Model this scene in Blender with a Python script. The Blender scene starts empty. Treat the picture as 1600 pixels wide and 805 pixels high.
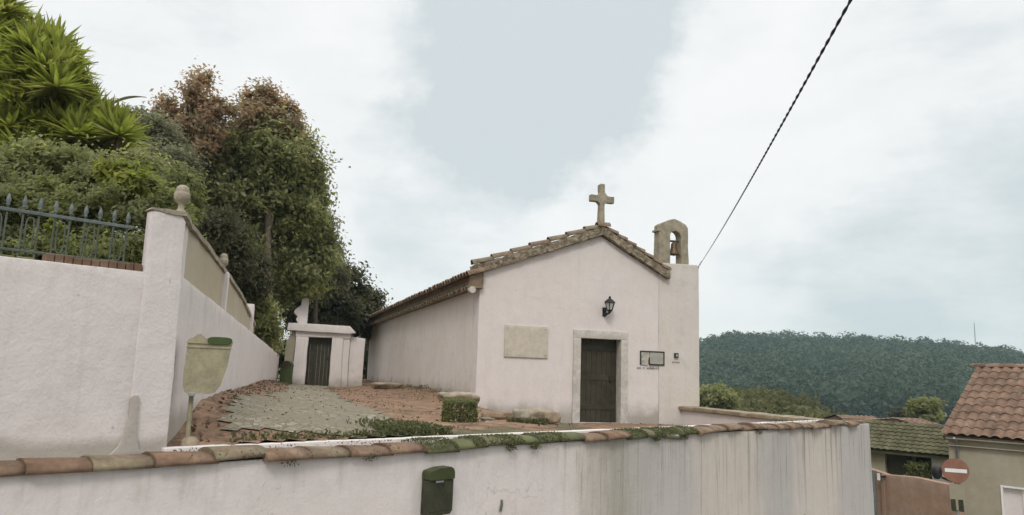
import bpy, math, random
import numpy as np
from mathutils import Vector, Matrix, noise

random.seed(7)
rng = np.random.default_rng(11)
scn = bpy.context.scene
COL = scn.collection
R = math.radians
V = Vector

# ------------------------------------------------------------------ camera
FPX, W_PX = 1150.0, 1600.0
EYE = V((0, 0, 2.6))
th, ro = R(8.95), R(1.88)
FWD = V((0, math.cos(th), math.sin(th)))
R0 = V((1, 0, 0)); U0 = V((0, -math.sin(th), math.cos(th)))
RGT = R0 * math.cos(ro) + U0 * math.sin(ro)
UPV = U0 * math.cos(ro) - R0 * math.sin(ro)
cd = bpy.data.cameras.new('camera'); cam = bpy.data.objects.new('camera', cd)
COL.objects.link(cam)
m = Matrix((RGT, UPV, -FWD)).transposed().to_4x4(); m.translation = EYE
cam.matrix_world = m
cd.sensor_width = 36.0; cd.lens = 36.0 * FPX / W_PX
cd.clip_end = 6000; cd.clip_start = 0.1
scn.camera = cam

def ray(x, y): return FWD * FPX + RGT * (x - 800) - UPV * (y - 402.5)
def at(x, y, Y):
    d = ray(x, y); return EYE + d * (Y / d.y)
def onz(x, y, z):
    d = ray(x, y); return EYE + d * ((z - EYE.z) / d.z)
def onv(x, y, P, az):
    n = V((math.cos(az), -math.sin(az), 0)); d = ray(x, y)
    return EYE + d * ((P - EYE).dot(n) / d.dot(n))
def hdir(az): return V((math.sin(az), math.cos(az), 0))

# ------------------------------------------------------------------ object helpers
def link(o, parent=None):
    COL.objects.link(o)
    if parent is not None: o.parent = parent
    return o
def tag(o, label=None, cat=None, group=None, kind=None):
    if label: o['label'] = label
    if cat: o['category'] = cat
    if group: o['group'] = group
    if kind: o['kind'] = kind
    return o
def thing(name, label, cat, loc=(0, 0, 0), rotz=0.0, group=None):
    o = bpy.data.objects.new(name, None); o.empty_display_size = 0.2
    o.location = loc; o.rotation_euler = (0, 0, rotz)
    return tag(link(o), label, cat, group)
def copy_tree(o, parent=None):
    c = o.copy(); COL.objects.link(c)
    if parent is not None: c.parent = parent
    for ch in list(o.children): copy_tree(ch, c)
    return c

class MB:
    """mesh collector: verts, faces, per-face tint and smooth flag"""
    def __init__(s): s.v = []; s.f = []; s.t = []; s.s = []
    def add(s, vs, fs, tint=0.5, smooth=False):
        b = len(s.v); s.v += [tuple(p) for p in vs]
        for f in fs: s.f.append([b + i for i in f]); s.t.append(tint); s.s.append(smooth)
    def box(s, x0, x1, y0, y1, z0, z1, tint=0.5):
        vs = [(x, y, z) for z in (z0, z1) for y in (y0, y1) for x in (x0, x1)]
        s.add(vs, [(0, 2, 3, 1), (4, 5, 7, 6), (0, 1, 5, 4), (2, 6, 7, 3), (0, 4, 6, 2), (1, 3, 7, 5)], tint)
    def prism(s, poly, y0, y1, tint=0.5, axes='xz', smooth_side=False):
        """poly: (a,b) counter-clockwise seen from -y; extruded y0..y1"""
        n = len(poly)
        def P(a, b, y):
            return (a, y, b) if axes == 'xz' else ((a, b, y) if axes == 'xy' else (y, a, b))
        vs = [P(a, b, y0) for a, b in poly] + [P(a, b, y1) for a, b in poly]
        s.add(vs, [list(range(n)), list(range(2 * n - 1, n - 1, -1))], tint)
        s.add(vs, [(i, n + i, n + (i + 1) % n, (i + 1) % n) for i in range(n)], tint, smooth_side)
    def lathe(s, prof, c=(0, 0, 0), n=20, tint=0.5, smooth=True):
        vs = []
        for r, z in prof:
            for k in range(n):
                a = 2 * math.pi * k / n
                vs.append((c[0] + r * math.cos(a), c[1] + r * math.sin(a), c[2] + z))
        fs = []
        for i in range(len(prof) - 1):
            for k in range(n):
                a, b = i * n + k, i * n + (k + 1) % n
                fs.append((a, b, b + n, a + n))
        s.add(vs, fs, tint, smooth)
        s.add(vs[:n], [list(range(n - 1, -1, -1))], tint); s.add(vs[-n:], [list(range(n))], tint)
    def tube(s, pts, rad, n=8, tint=0.5, smooth=True):
        pts = [V(p) for p in pts]
        if not hasattr(rad, '__len__'): rad = [rad] * len(pts)
        vs = []; prev = None
        for i, p in enumerate(pts):
            d = (pts[min(i + 1, len(pts) - 1)] - pts[max(i - 1, 0)]).normalized()
            a = d.orthogonal().normalized() if prev is None else (prev - d * prev.dot(d)).normalized()
            prev = a; b = d.cross(a)
            for k in range(n):
                t = 2 * math.pi * k / n
                vs.append(p + (a * math.cos(t) + b * math.sin(t)) * rad[i])
        fs = []
        for i in range(len(pts) - 1):
            for k in range(n):
                a, b = i * n + k, i * n + (k + 1) % n
                fs.append((a, b, b + n, a + n))
        s.add(vs, fs, tint, smooth)
        s.add(vs[:n], [list(range(n - 1, -1, -1))], tint); s.add(vs[-n:], [list(range(n))], tint)
    def grid(s, fn, us, vs_, tint=0.5, smooth=True):
        pts = [fn(u, v) for v in vs_ for u in us]; n = len(us)
        s.add(pts, [(j * n + i, j * n + i + 1, (j + 1) * n + i + 1, (j + 1) * n + i)
                    for j in range(len(vs_) - 1) for i in range(n - 1)], tint, smooth)
    def build(s, name, mat, parent=None, bevel=0.0, seg=2):
        me = bpy.data.meshes.new(name); me.from_pydata(s.v, [], s.f)
        at_ = me.attributes.new('tint', 'FLOAT', 'FACE'); at_.data.foreach_set('value', np.array(s.t, dtype=np.float32))
        me.polygons.foreach_set('use_smooth', s.s)
        me.materials.append(mat); me.update()
        o = link(bpy.data.objects.new(name, me), parent)
        if bevel:
            b = o.modifiers.new('bevel', 'BEVEL'); b.width = bevel; b.segments = seg; b.limit_method = 'ANGLE'; b.angle_limit = R(40)
        return o

def rough(o, cut=0.25, amp=0.012, scale=1.6, bev=0.0):
    """subdivide a hand-built masonry mesh and push its surface about by centimetres"""
    import bmesh
    bm = bmesh.new(); bm.from_mesh(o.data)
    bmesh.ops.remove_doubles(bm, verts=bm.verts, dist=1e-5)
    if bev:
        es = [e for e in bm.edges if len(e.link_faces) == 2 and e.calc_face_angle(0) > R(35)]
        bmesh.ops.bevel(bm, geom=es, offset=bev, segments=2, profile=0.6, affect='EDGES')
    bmesh.ops.triangulate(bm, faces=[f for f in bm.faces if len(f.verts) > 4])
    for _ in range(7):
        es = [e for e in bm.edges if e.calc_length() > cut]
        if not es: break
        bmesh.ops.subdivide_edges(bm, edges=es, cuts=1)
        bmesh.ops.triangulate(bm, faces=[f for f in bm.faces if len(f.verts) > 4])
    bm.normal_update()
    for v in bm.verts:
        v.co += noise.noise_vector(v.co * scale) * amp + noise.noise_vector(v.co * scale * 4) * amp * 0.35
    for f in bm.faces: f.smooth = True
    bm.to_mesh(o.data); bm.free()
    o.data.set_sharp_from_angle(angle=R(38))
    return o

# ------------------------------------------------------------------ materials
def new_mat(name):
    mt = bpy.data.materials.new(name); mt.use_nodes = True
    nt = mt.node_tree
    for n in list(nt.nodes): nt.nodes.remove(n)
    out = nt.nodes.new('ShaderNodeOutputMaterial')
    p = nt.nodes.new('ShaderNodeBsdfPrincipled')
    nt.links.new(p.outputs[0], out.inputs[0])
    return mt, nt, p, out
def N(nt, typ, **kw):
    n = nt.nodes.new(typ)
    for k, v in kw.items():
        if k.startswith('i_'):
            n.inputs[k[2:].replace('_', ' ')].default_value = v
        else: setattr(n, k, v)
    return n
def setramp(rp, stops):
    e = rp.color_ramp.elements
    while len(e) < len(stops): e.new(0.5)
    for q, (pos, c) in zip(e, stops):
        q.position = pos; q.color = (*c, 1) if len(c) == 3 else c
def coords(nt, scale=(1, 1, 1), kind='Object'):
    tc = N(nt, 'ShaderNodeTexCoord'); mp = N(nt, 'ShaderNodeMapping')
    mp.inputs['Scale'].default_value = scale
    nt.links.new(tc.outputs[kind], mp.inputs[0]); return mp.outputs[0]
def ntex(nt, vec, scale, detail=4, rough_=0.55):
    n = N(nt, 'ShaderNodeTexNoise'); n.inputs['Scale'].default_value = scale
    n.inputs['Detail'].default_value = detail; n.inputs['Roughness'].default_value = rough_
    nt.links.new(vec, n.inputs['Vector']); return n.outputs['Fac']
def mix(nt, fac, a, b, mode='MIX'):
    mx = N(nt, 'ShaderNodeMix', data_type='RGBA', blend_type=mode)
    for s, v in ((0, fac), (6, a), (7, b)):
        if hasattr(v, 'is_output'): nt.links.new(v, mx.inputs[s])
        elif isinstance(v, tuple): mx.inputs[s].default_value = (*v, 1)
        else: mx.inputs[s].default_value = v
    return mx.outputs[2]
def mrange(nt, v, a, b, c=0.0, d=1.0, smooth=True):
    n = N(nt, 'ShaderNodeMapRange', interpolation_type='SMOOTHSTEP' if smooth else 'LINEAR')
    nt.links.new(v, n.inputs[0])
    for i, q in zip((1, 2, 3, 4), (a, b, c, d)): n.inputs[i].default_value = q
    return n.outputs[0]
def mth(nt, op, a, b=None):
    n = N(nt, 'ShaderNodeMath', operation=op)
    for i, v in enumerate((a, b)):
        if v is None: continue
        if hasattr(v, 'is_output'): nt.links.new(v, n.inputs[i])
        else: n.inputs[i].default_value = v
    return n.outputs[0]
def bump(nt, p, h, strength=0.3, dist=0.02):
    b = N(nt, 'ShaderNodeBump'); b.inputs['Strength'].default_value = strength; b.inputs['Distance'].default_value = dist
    nt.links.new(h, b.inputs['Height']); nt.links.new(b.outputs[0], p.inputs['Normal'])

def rough_mat(name, base, var=0.18, scale=6, rgh=0.85, bstr=0.35, bdist=0.01, tint=None, speck=None, metal=0.0):
    """surface of one colour with noise; tint = list of ramp stops driven by the 'tint' attribute"""
    mt, nt, p, out = new_mat(name)
    vec = coords(nt)
    n1 = ntex(nt, vec, scale, 6); n2 = ntex(nt, vec, scale * 5, 4)
    if tint:
        a = N(nt, 'ShaderNodeAttribute', attribute_name='tint'); rp = N(nt, 'ShaderNodeValToRGB'); setramp(rp, tint)
        j = mth(nt, 'ADD', a.outputs['Fac'], mth(nt, 'MULTIPLY', mth(nt, 'SUBTRACT', n1, 0.5), 0.5))
        nt.links.new(j, rp.inputs[0]); col = rp.outputs[0]
    else: col = base
    dark = mrange(nt, n1, 0.3, 0.7, 1 - var, 1 + var, False)
    dark2 = mth(nt, 'MULTIPLY', dark, mrange(nt, n2, 0.25, 0.75, 1 - var * 0.6, 1 + var * 0.6, False))
    vm = N(nt, 'ShaderNodeVectorMath', operation='SCALE')
    if hasattr(col, 'is_output'): nt.links.new(col, vm.inputs[0])
    else: vm.inputs[0].default_value = col
    nt.links.new(dark2, vm.inputs['Scale']); c = vm.outputs[0]
    if speck:
        c = mix(nt, mrange(nt, ntex(nt, vec, speck[1], 5, 0.7), speck[2], speck[2] + 0.08), c, speck[0])
    nt.links.new(c, p.inputs['Base Color'])
    p.inputs['Roughness'].default_value = rgh; p.inputs['Metallic'].default_value = metal
    p.inputs['Specular IOR Level'].default_value = 0.3
    if bstr: bump(nt, p, mth(nt, 'ADD', n1, mth(nt, 'MULTIPLY', n2, 0.5)), bstr, bdist)
    return mt

WHITE = (0.665, 0.607, 0.588)
def plaster(name, base=WHITE, stain=0.35, streak=None, top=None, zbase=None, bands=None, speck=0.0):
    """lime-washed render. streak=(x0,x1,amount): rain streaks between local x; top = local z of wall head;
    zbase=(z,height): splash dirt along the foot; bands=[(x, colour)...] old wash colours along local x"""
    mt, nt, p, out = new_mat(name)
    tc = N(nt, 'ShaderNodeTexCoord'); sep = N(nt, 'ShaderNodeSeparateXYZ'); nt.links.new(tc.outputs['Object'], sep.inputs[0])
    X, Z = sep.outputs['X'], sep.outputs['Z']
    vec = coords(nt)
    big = ntex(nt, vec, 0.55, 5); mid = ntex(nt, vec, 2.3, 6, 0.6); fine = ntex(nt, vec, 38, 4)
    c = mix(nt, mrange(nt, big, 0.42, 0.72, 0, stain), base, (0.56, 0.50, 0.43))
    c = mix(nt, mrange(nt, mid, 0.52, 0.78, 0, stain * 0.8), c, (0.42, 0.40, 0.37))
    if bands:
        w = mth(nt, 'ADD', X, mth(nt, 'MULTIPLY', mth(nt, 'SUBTRACT', ntex(nt, coords(nt, (1.6, 1.6, 0.45)), 1.3, 6, 0.68), 0.5), 2.0))
        x0, x1 = bands[0][0], bands[-1][0]
        rp = N(nt, 'ShaderNodeValToRGB'); rp.color_ramp.interpolation = 'B_SPLINE'; setramp(rp, [((x - x0) / (x1 - x0), cc) for x, cc in bands])
        nt.links.new(mrange(nt, w, x0, x1, 0, 1, False), rp.inputs[0])
        c = mix(nt, mrange(nt, w, x0 - 0.5, x0 + 0.9, 0, 0.85), c, rp.outputs[0])
        c = mix(nt, mrange(nt, mid, 0.5, 0.8, 0, stain * 0.7), c, (0.36, 0.34, 0.31))
    if streak:
        x0, x1, amt = streak
        st = ntex(nt, coords(nt, (7.0, 7.0, 0.12)), 1.0, 6, 0.62)
        st2 = ntex(nt, coords(nt, (26.0, 26.0, 0.5)), 1.0, 4, 0.6)
        msk = mrange(nt, mth(nt, 'ADD', X, mth(nt, 'MULTIPLY', big, 1.5)), x0, x0 + 0.9)
        if top is not None:
            fade = mrange(nt, Z, top - 1.5, top - 0.05, 0.35, 1.0)
            msk = mth(nt, 'MULTIPLY', msk, fade)
        c = mix(nt, mth(nt, 'MULTIPLY', mrange(nt, st, 0.52, 0.68, 0, amt), msk), c, (0.27, 0.24, 0.19))
        c = mix(nt, mth(nt, 'MULTIPLY', mrange(nt, st2, 0.58, 0.68, 0, amt * 0.85), msk), c, (0.19, 0.165, 0.13))
        pits = ntex(nt, coords(nt, (1, 1, 0.55)), 11, 4, 0.55)
        c = mix(nt, mth(nt, 'MULTIPLY', mrange(nt, pits, 0.66, 0.72, 0, 0.7), msk), c, (0.25, 0.235, 0.20))
    if top is not None:
        drip = ntex(nt, coords(nt, (5.0, 5.0, 0.5)), 1.0, 6, 0.65)
        hgt = mrange(nt, mth(nt, 'ADD', Z, mth(nt, 'MULTIPLY', mth(nt, 'SUBTRACT', drip, 0.5), 0.9)), top - 0.30, top, 0, 0.42)
        c = mix(nt, mth(nt, 'MULTIPLY', hgt, mrange(nt, drip, 0.46, 0.70, 0.0, 0.7)), c, (0.24, 0.22, 0.17))
    if zbase:
        z0, h = zbase
        foot = mrange(nt, mth(nt, 'ADD', Z, mth(nt, 'MULTIPLY', mth(nt, 'SUBTRACT', mid, 0.5), h * 1.6)), z0 + h, z0, 0, 0.7)
        c = mix(nt, foot, c, (0.26, 0.235, 0.18))
    if speck:
        sp = ntex(nt, coords(nt, (1, 1, 0.55)), 9, 5, 0.55)
        c = mix(nt, mrange(nt, sp, 0.69, 0.73, 0, speck), c, (0.27, 0.25, 0.22))
    c = mix(nt, mrange(nt, fine, 0.3, 0.7, 0.0, 0.07), c, (0.30, 0.28, 0.26))
    trowel = ntex(nt, coords(nt, (1.0, 1.0, 0.6)), 4.2, 7, 0.68)
    c = mix(nt, mrange(nt, trowel, 0.36, 0.70, 0.0, 0.20), c, (0.47, 0.43, 0.39))
    rain = ntex(nt, coords(nt, (9.0, 9.0, 0.35)), 1.0, 5, 0.6)
    c = mix(nt, mrange(nt, rain, 0.56, 0.76, 0.0, 0.30 * min(1, stain * 3)), c, (0.33, 0.30, 0.26))
    wv = N(nt, 'ShaderNodeVectorMath', operation='ADD'); nz = N(nt, 'ShaderNodeTexNoise'); nz.inputs['Scale'].default_value = 3.0; nz.inputs['Detail'].default_value = 6
    nt.links.new(vec, nz.inputs['Vector']); nt.links.new(vec, wv.inputs[0]); nt.links.new(nz.outputs['Color'], wv.inputs[1])
    ck = N(nt, 'ShaderNodeTexVoronoi', feature='DISTANCE_TO_EDGE'); ck.inputs['Scale'].default_value = 0.55; nt.links.new(wv.outputs[0], ck.inputs['Vector'])
    crack = mth(nt, 'MULTIPLY', mrange(nt, ck.outputs['Distance'], 0.006, 0.0, 0, 1), mrange(nt, big, 0.50, 0.62, 0, 0.35))
    c = mix(nt, crack, c, (0.20, 0.185, 0.16))
    nt.links.new(c, p.inputs['Base Color'])
    p.inputs['Roughness'].default_value = 0.9; p.inputs['Specular IOR Level'].default_value = 0.2
    h = mth(nt, 'ADD', mth(nt, 'ADD', mth(nt, 'MULTIPLY', mid, 1.2), mth(nt, 'MULTIPLY', trowel, 0.7)), mth(nt, 'MULTIPLY', fine, 0.18))
    bump(nt, p, h, 0.45, 0.035)
    return mt

def leaf_mat(name, stops, rgh=0.55, trans=0.28):
    mt, nt, p, out = new_mat(name)
    a = N(nt, 'ShaderNodeAttribute', attribute_name='tint'); rp = N(nt, 'ShaderNodeValToRGB'); setramp(rp, stops)
    nt.links.new(a.outputs['Fac'], rp.inputs[0]); nt.links.new(rp.outputs[0], p.inputs['Base Color'])
    p.inputs['Roughness'].default_value = rgh; p.inputs['Specular IOR Level'].default_value = 0.3
    tr = N(nt, 'ShaderNodeBsdfTranslucent')
    vt = N(nt, 'ShaderNodeVectorMath', operation='MULTIPLY'); nt.links.new(rp.outputs[0], vt.inputs[0]); vt.inputs[1].default_value = (1.9, 2.0, 1.5)   # thin blades pass more light than they reflect
    nt.links.new(vt.outputs[0], tr.inputs[0])
    ms = N(nt, 'ShaderNodeMixShader'); ms.inputs[0].default_value = trans
    nt.links.new(p.outputs[0], ms.inputs[1]); nt.links.new(tr.outputs[0], ms.inputs[2])
    nt.links.new(ms.outputs[0], out.inputs[0])
    return mt

M = {}
M['front'] = plaster('lime_wash_stained', stain=0.22, streak=(7.2, 17, 0.9), top=1.80, speck=0.0,
    bands=[(6.9, (0.54, 0.49, 0.42)), (7.3, (0.30, 0.275, 0.22)), (7.9, (0.30, 0.285, 0.225)), (8.25, (0.40, 0.385, 0.36)), (9.3, (0.42, 0.405, 0.385)),
           (9.9, (0.54, 0.48, 0.41)), (11.3, (0.54, 0.48, 0.41)), (11.8, (0.38, 0.37, 0.355)), (12.7, (0.39, 0.375, 0.36)), (13.1, (0.56, 0.50, 0.435)),
           (14.4, (0.55, 0.49, 0.42)), (14.8, (0.41, 0.395, 0.38)), (16.5, (0.43, 0.41, 0.39))])
M['left'] = plaster('lime_wash_left', stain=0.16, zbase=(1.93, 0.12), speck=0.5, top=3.34)
M['return'] = plaster('lime_wash_return', stain=0.25, zbase=(2.05, 0.25), speck=0.6, top=3.25)
M['chapel'] = plaster('lime_wash_chapel', stain=0.14, zbase=(0.12, 0.45))
M['chapel_side'] = plaster('lime_wash_chapel_side', base=(0.68, 0.625, 0.585), stain=0.4, zbase=(0.45, 0.5))
M['pier'] = plaster('lime_wash_pier', base=(0.60, 0.55, 0.51), stain=0.75, top=4.24)
M['gate'] = plaster('lime_wash_gate', stain=0.4, zbase=(0.0, 0.5), top=2.4)
M['white'] = plaster('white_paint', stain=0.15)
M['ochre'] = plaster('ochre_render', base=(0.40, 0.345, 0.24), stain=0.3, top=3.95)
M['khaki_wall'] = plaster('khaki_render', base=(0.31, 0.275, 0.19), stain=0.25, zbase=(0.0, 0.5))
M['rust_wall'] = plaster('rust_render', base=(0.27, 0.16, 0.105), stain=0.12)
M['stone'] = rough_mat('weathered_stone', (0.285, 0.25, 0.185), 0.3, 5, 0.9, 0.5, 0.02, speck=((0.16, 0.15, 0.11), 9, 0.62))
M['pale_stone'] = rough_mat('pale_door_stone', (0.47, 0.44, 0.40), 0.18, 7, 0.85, 0.4, 0.01, speck=((0.3, 0.28, 0.24), 16, 0.66))
M['marble'] = rough_mat('plaque_stone', (0.49, 0.44, 0.365), 0.12, 8, 0.7, 0.25, 0.008, speck=((0.24, 0.22, 0.18), 13, 0.68))
TERRA = [(0.0, (0.13, 0.075, 0.05)), (0.3, (0.165, 0.102, 0.066)), (0.55, (0.19, 0.135, 0.092)), (0.75, (0.175, 0.152, 0.098)), (1.0, (0.10, 0.105, 0.048))]
M['tile'] = rough_mat('terracotta_tile', None, 0.3, 5, 0.88, 0.4, 0.01, tint=TERRA, speck=((0.10, 0.095, 0.06), 11, 0.63))
M['verge'] = rough_mat('verge_mortar', (0.245, 0.20, 0.145), 0.5, 7, 0.95, 1.0, 0.05, speck=((0.12, 0.095, 0.06), 8, 0.52))
M['roof'] = rough_mat('old_roof_tile', None, 0.32, 2.5, 0.9, 0.4, 0.01, tint=[(0, (0.10, 0.062, 0.042)), (0.5, (0.165, 0.103, 0.070)), (1, (0.21, 0.155, 0.11))], speck=((0.20, 0.185, 0.14), 3.5, 0.60))
M['moss_roof'] = rough_mat('mossy_roof_tile', None, 0.35, 2.0, 0.95, 0.5, 0.02, tint=[(0, (0.062, 0.06, 0.03)), (1, (0.115, 0.108, 0.06))])
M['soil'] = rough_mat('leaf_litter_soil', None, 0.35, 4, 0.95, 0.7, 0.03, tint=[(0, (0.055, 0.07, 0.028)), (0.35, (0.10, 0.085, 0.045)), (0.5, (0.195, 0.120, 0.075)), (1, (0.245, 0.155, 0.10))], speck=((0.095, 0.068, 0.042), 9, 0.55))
M['wood'] = rough_mat('dark_door_wood', (0.040, 0.034, 0.021), 0.3, 6, 0.6, 0.3, 0.004)
M['black'] = rough_mat('black_iron', (0.018, 0.018, 0.016), 0.2, 9, 0.5, 0.1, 0.003)
M['iron'] = rough_mat('grey_green_iron', (0.085, 0.10, 0.075), 0.3, 12, 0.6, 0.2, 0.003, speck=((0.12, 0.085, 0.05), 24, 0.63))
M['rail'] = rough_mat('blue_grey_iron', (0.12, 0.14, 0.135), 0.25, 12, 0.55, 0.2, 0.003, speck=((0.2, 0.11, 0.07), 24, 0.64))
M['bronze'] = rough_mat('bell_bronze', (0.115, 0.075, 0.042), 0.3, 9, 0.5, 0.2, 0.004, metal=0.4)
M['bin'] = rough_mat('khaki_metal', (0.30, 0.268, 0.175), 0.22, 7, 0.55, 0.15, 0.004, speck=((0.16, 0.12, 0.075), 13, 0.66))
M['bin_green'] = rough_mat('green_plastic', (0.052, 0.075, 0.022), 0.15, 6, 0.5, 0.1, 0.003)
M['mailbox'] = rough_mat('dark_green_paint', (0.036, 0.037, 0.020), 0.35, 8, 0.5, 0.15, 0.003, speck=((0.09, 0.085, 0.06), 17, 0.67))
M['mail_lid'] = rough_mat('dark_green_lid', (0.045, 0.055, 0.02), 0.2, 6, 0.42, 0.1, 0.002)
M['steel'] = rough_mat('galvanised_steel', (0.33, 0.34, 0.34), 0.15, 9, 0.45, 0.1, 0.002, metal=0.6)
M['red'] = rough_mat('faded_red_sign', (0.24, 0.115, 0.08), 0.15, 6, 0.6, 0.05, 0.001)
M['sign_white'] = rough_mat('white_sign', (0.72, 0.70, 0.69), 0.06, 6, 0.5, 0.0)
M['plate'] = rough_mat('beige_sign_plate', (0.28, 0.25, 0.18), 0.08, 6, 0.6, 0.0)
M['cable'] = rough_mat('black_cable', (0.02, 0.02, 0.02), 0.2, 30, 0.6, 0.0)
M['asphalt'] = rough_mat('asphalt', (0.055, 0.053, 0.05), 0.25, 1.5, 0.9, 0.4, 0.01, speck=((0.10, 0.095, 0.09), 60, 0.6))
M['ground'] = rough_mat('scrub_ground', (0.10, 0.095, 0.045), 0.4, 0.15, 0.95, 0.4, 0.05, speck=((0.05, 0.065, 0.022), 0.4, 0.5))
M['bark'] = rough_mat('bark', (0.11, 0.09, 0.065), 0.35, 8, 0.95, 0.7, 0.03)
M['rock'] = rough_mat('tan_rock', None, 0.3, 5, 0.92, 0.6, 0.03, tint=[(0, (0.19, 0.125, 0.08)), (0.5, (0.26, 0.21, 0.145)), (1, (0.31, 0.28, 0.22))], speck=((0.13, 0.12, 0.07), 12, 0.62))
M['glass'] = rough_mat('frosted_lamp_glass', (0.42, 0.43, 0.42), 0.05, 5, 0.25, 0.0)
M['picture_tile'] = rough_mat('glazed_picture_tile', (0.38, 0.36, 0.31), 0.35, 14, 0.35, 0.1, 0.002, speck=((0.13, 0.13, 0.12), 12, 0.6))
M['grey_tile'] = rough_mat('grey_glazed_tile', (0.33, 0.32, 0.28), 0.15, 8, 0.4, 0.1, 0.002)
M['letter'] = rough_mat('worn_letter_paint', (0.30, 0.285, 0.27), 0.2, 20, 0.8, 0.0)
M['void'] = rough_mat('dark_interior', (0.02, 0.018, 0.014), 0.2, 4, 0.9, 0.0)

# cobbles
mt, nt, p, out = new_mat('granite_cobbles')
vec = coords(nt)
vo = N(nt, 'ShaderNodeTexVoronoi'); vo.inputs['Scale'].default_value = 10.0; nt.links.new(vec, vo.inputs['Vector'])
ve = N(nt, 'ShaderNodeTexVoronoi', feature='DISTANCE_TO_EDGE'); ve.inputs['Scale'].default_value = 10.0; nt.links.new(vec, ve.inputs['Vector'])
sepc = N(nt, 'ShaderNodeSeparateColor'); nt.links.new(vo.outputs['Color'], sepc.inputs[0])
rp = N(nt, 'ShaderNodeValToRGB'); setramp(rp, [(0, (0.16, 0.138, 0.092)), (0.6, (0.20, 0.175, 0.12)), (1, (0.29, 0.265, 0.215))])
nt.links.new(sepc.outputs[0], rp.inputs[0])
joint = mrange(nt, ve.outputs['Distance'], 0.02, 0.09, 0, 1)
c = mix(nt, joint, (0.15, 0.12, 0.075), rp.outputs[0])
c = mix(nt, mrange(nt, ntex(nt, vec, 0.9, 5), 0.40, 0.60, 0, 0.8), c, (0.185, 0.16, 0.105))
nt.links.new(c, p.inputs['Base Color']); p.inputs['Roughness'].default_value = 0.85
bump(nt, p, joint, 0.6, 0.03); M['cobble'] = mt

L = {}
L['olive'] = leaf_mat('olive_leaves', [(0, (0.13, 0.137, 0.05)), (0.5, (0.19, 0.197, 0.078)), (1, (0.27, 0.265, 0.15))], trans=.5)
L['dark'] = leaf_mat('dark_leaves', [(0, (0.046, 0.042, 0.024)), (0.6, (0.072, 0.069, 0.036)), (1, (0.115, 0.118, 0.055))], trans=.4)
L['rust'] = leaf_mat('rust_leaves', [(0, (0.16, 0.15, 0.10)), (0.4, (0.24, 0.165, 0.11)), (0.8, (0.30, 0.185, 0.12)), (1, (0.30, 0.26, 0.20))], trans=.5)
L['greyolive'] = leaf_mat('grey_olive_leaves', [(0, (0.10, 0.10, 0.062)), (0.6, (0.15, 0.145, 0.092)), (1, (0.26, 0.245, 0.19))], trans=.5)
L['bright'] = leaf_mat('bright_sword_leaves', [(0, (0.12, 0.135, 0.030)), (0.55, (0.195, 0.212, 0.042)), (0.85, (0.225, 0.225, 0.07)), (1, (0.25, 0.21, 0.12))], 0.55, 0.5)
L['hedge'] = leaf_mat('hedge_leaves', [(0, (0.11, 0.118, 0.055)), (0.6, (0.16, 0.168, 0.07)), (1, (0.20, 0.23, 0.05))], trans=.5)
L['moss'] = leaf_mat('moss', [(0, (0.06, 0.066, 0.026)), (0.6, (0.095, 0.10, 0.042)), (1, (0.15, 0.145, 0.07))])
L['scrub'] = leaf_mat('scrub_leaves', [(0, (0.068, 0.07, 0.028)), (0.6, (0.108, 0.104, 0.044)), (1, (0.15, 0.14, 0.065))], trans=.35)
L['forest'] = leaf_mat('forest_leaves', [(0, (0.026, 0.044, 0.028)), (0.6, (0.042, 0.064, 0.040)), (1, (0.072, 0.086, 0.050))], 0.7, 0.25)

# ------------------------------------------------------------------ foliage
def leaf_mesh(name, P, size, mat, parent=None, tint=None, aspect=0.5, up=0.25, kind=None, out_dir=None):
    """P (n,3) leaf centres -> one mesh of pointed, slightly folded leaves"""
    n = len(P)
    if out_dir is not None:          # blades turn their faces outward and upward, as leaves do
        nn = rng.normal(size=(n, 3)) * 0.75 + out_dir * 0.9; nn[:, 2] += 0.7
        nn /= np.linalg.norm(nn, axis=1)[:, None]
        r = rng.normal(size=(n, 3)); r[:, 2] -= 0.5; d = np.cross(nn, np.cross(r, nn)); d /= np.linalg.norm(d, axis=1)[:, None] + 1e-9
        s = np.cross(d, nn)
    else:
        d = rng.normal(size=(n, 3)); d[:, 2] += up
        d /= np.linalg.norm(d, axis=1)[:, None]
        r = rng.normal(size=(n, 3)); s = np.cross(d, r); s /= np.linalg.norm(s, axis=1)[:, None] + 1e-9
        nn = np.cross(d, s)
    ln = (size * rng.uniform(0.6, 1.35, n))[:, None]; wd = ln * aspect
    a = P - d * ln * 0.5; b = P + d * ln * 0.5
    c1 = P + s * wd * 0.5 + nn * wd * 0.18; c2 = P - s * wd * 0.5 + nn * wd * 0.18
    vs = np.stack([a, c1, b, c2], 1).reshape(-1, 3)
    me = bpy.data.meshes.new(name)
    me.vertices.add(4 * n); me.vertices.foreach_set('co', vs.astype(np.float32).ravel())
    me.loops.add(4 * n); me.loops.foreach_set('vertex_index', np.arange(4 * n, dtype=np.int32))
    me.polygons.add(n); me.polygons.foreach_set('loop_start', np.arange(0, 4 * n, 4, dtype=np.int32))
    me.polygons.foreach_set('loop_total', np.full(n, 4, dtype=np.int32))
    t = me.attributes.new('tint', 'FLOAT', 'FACE')
    if tint is None: tint = rng.uniform(0, 1, n)
    t.data.foreach_set('value', np.clip(tint, 0, 1).astype(np.float32))
    me.materials.append(mat); me.update(calc_edges=True)
    o = link(bpy.data.objects.new(name, me), parent)
    if kind: o['kind'] = kind
    return o

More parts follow.
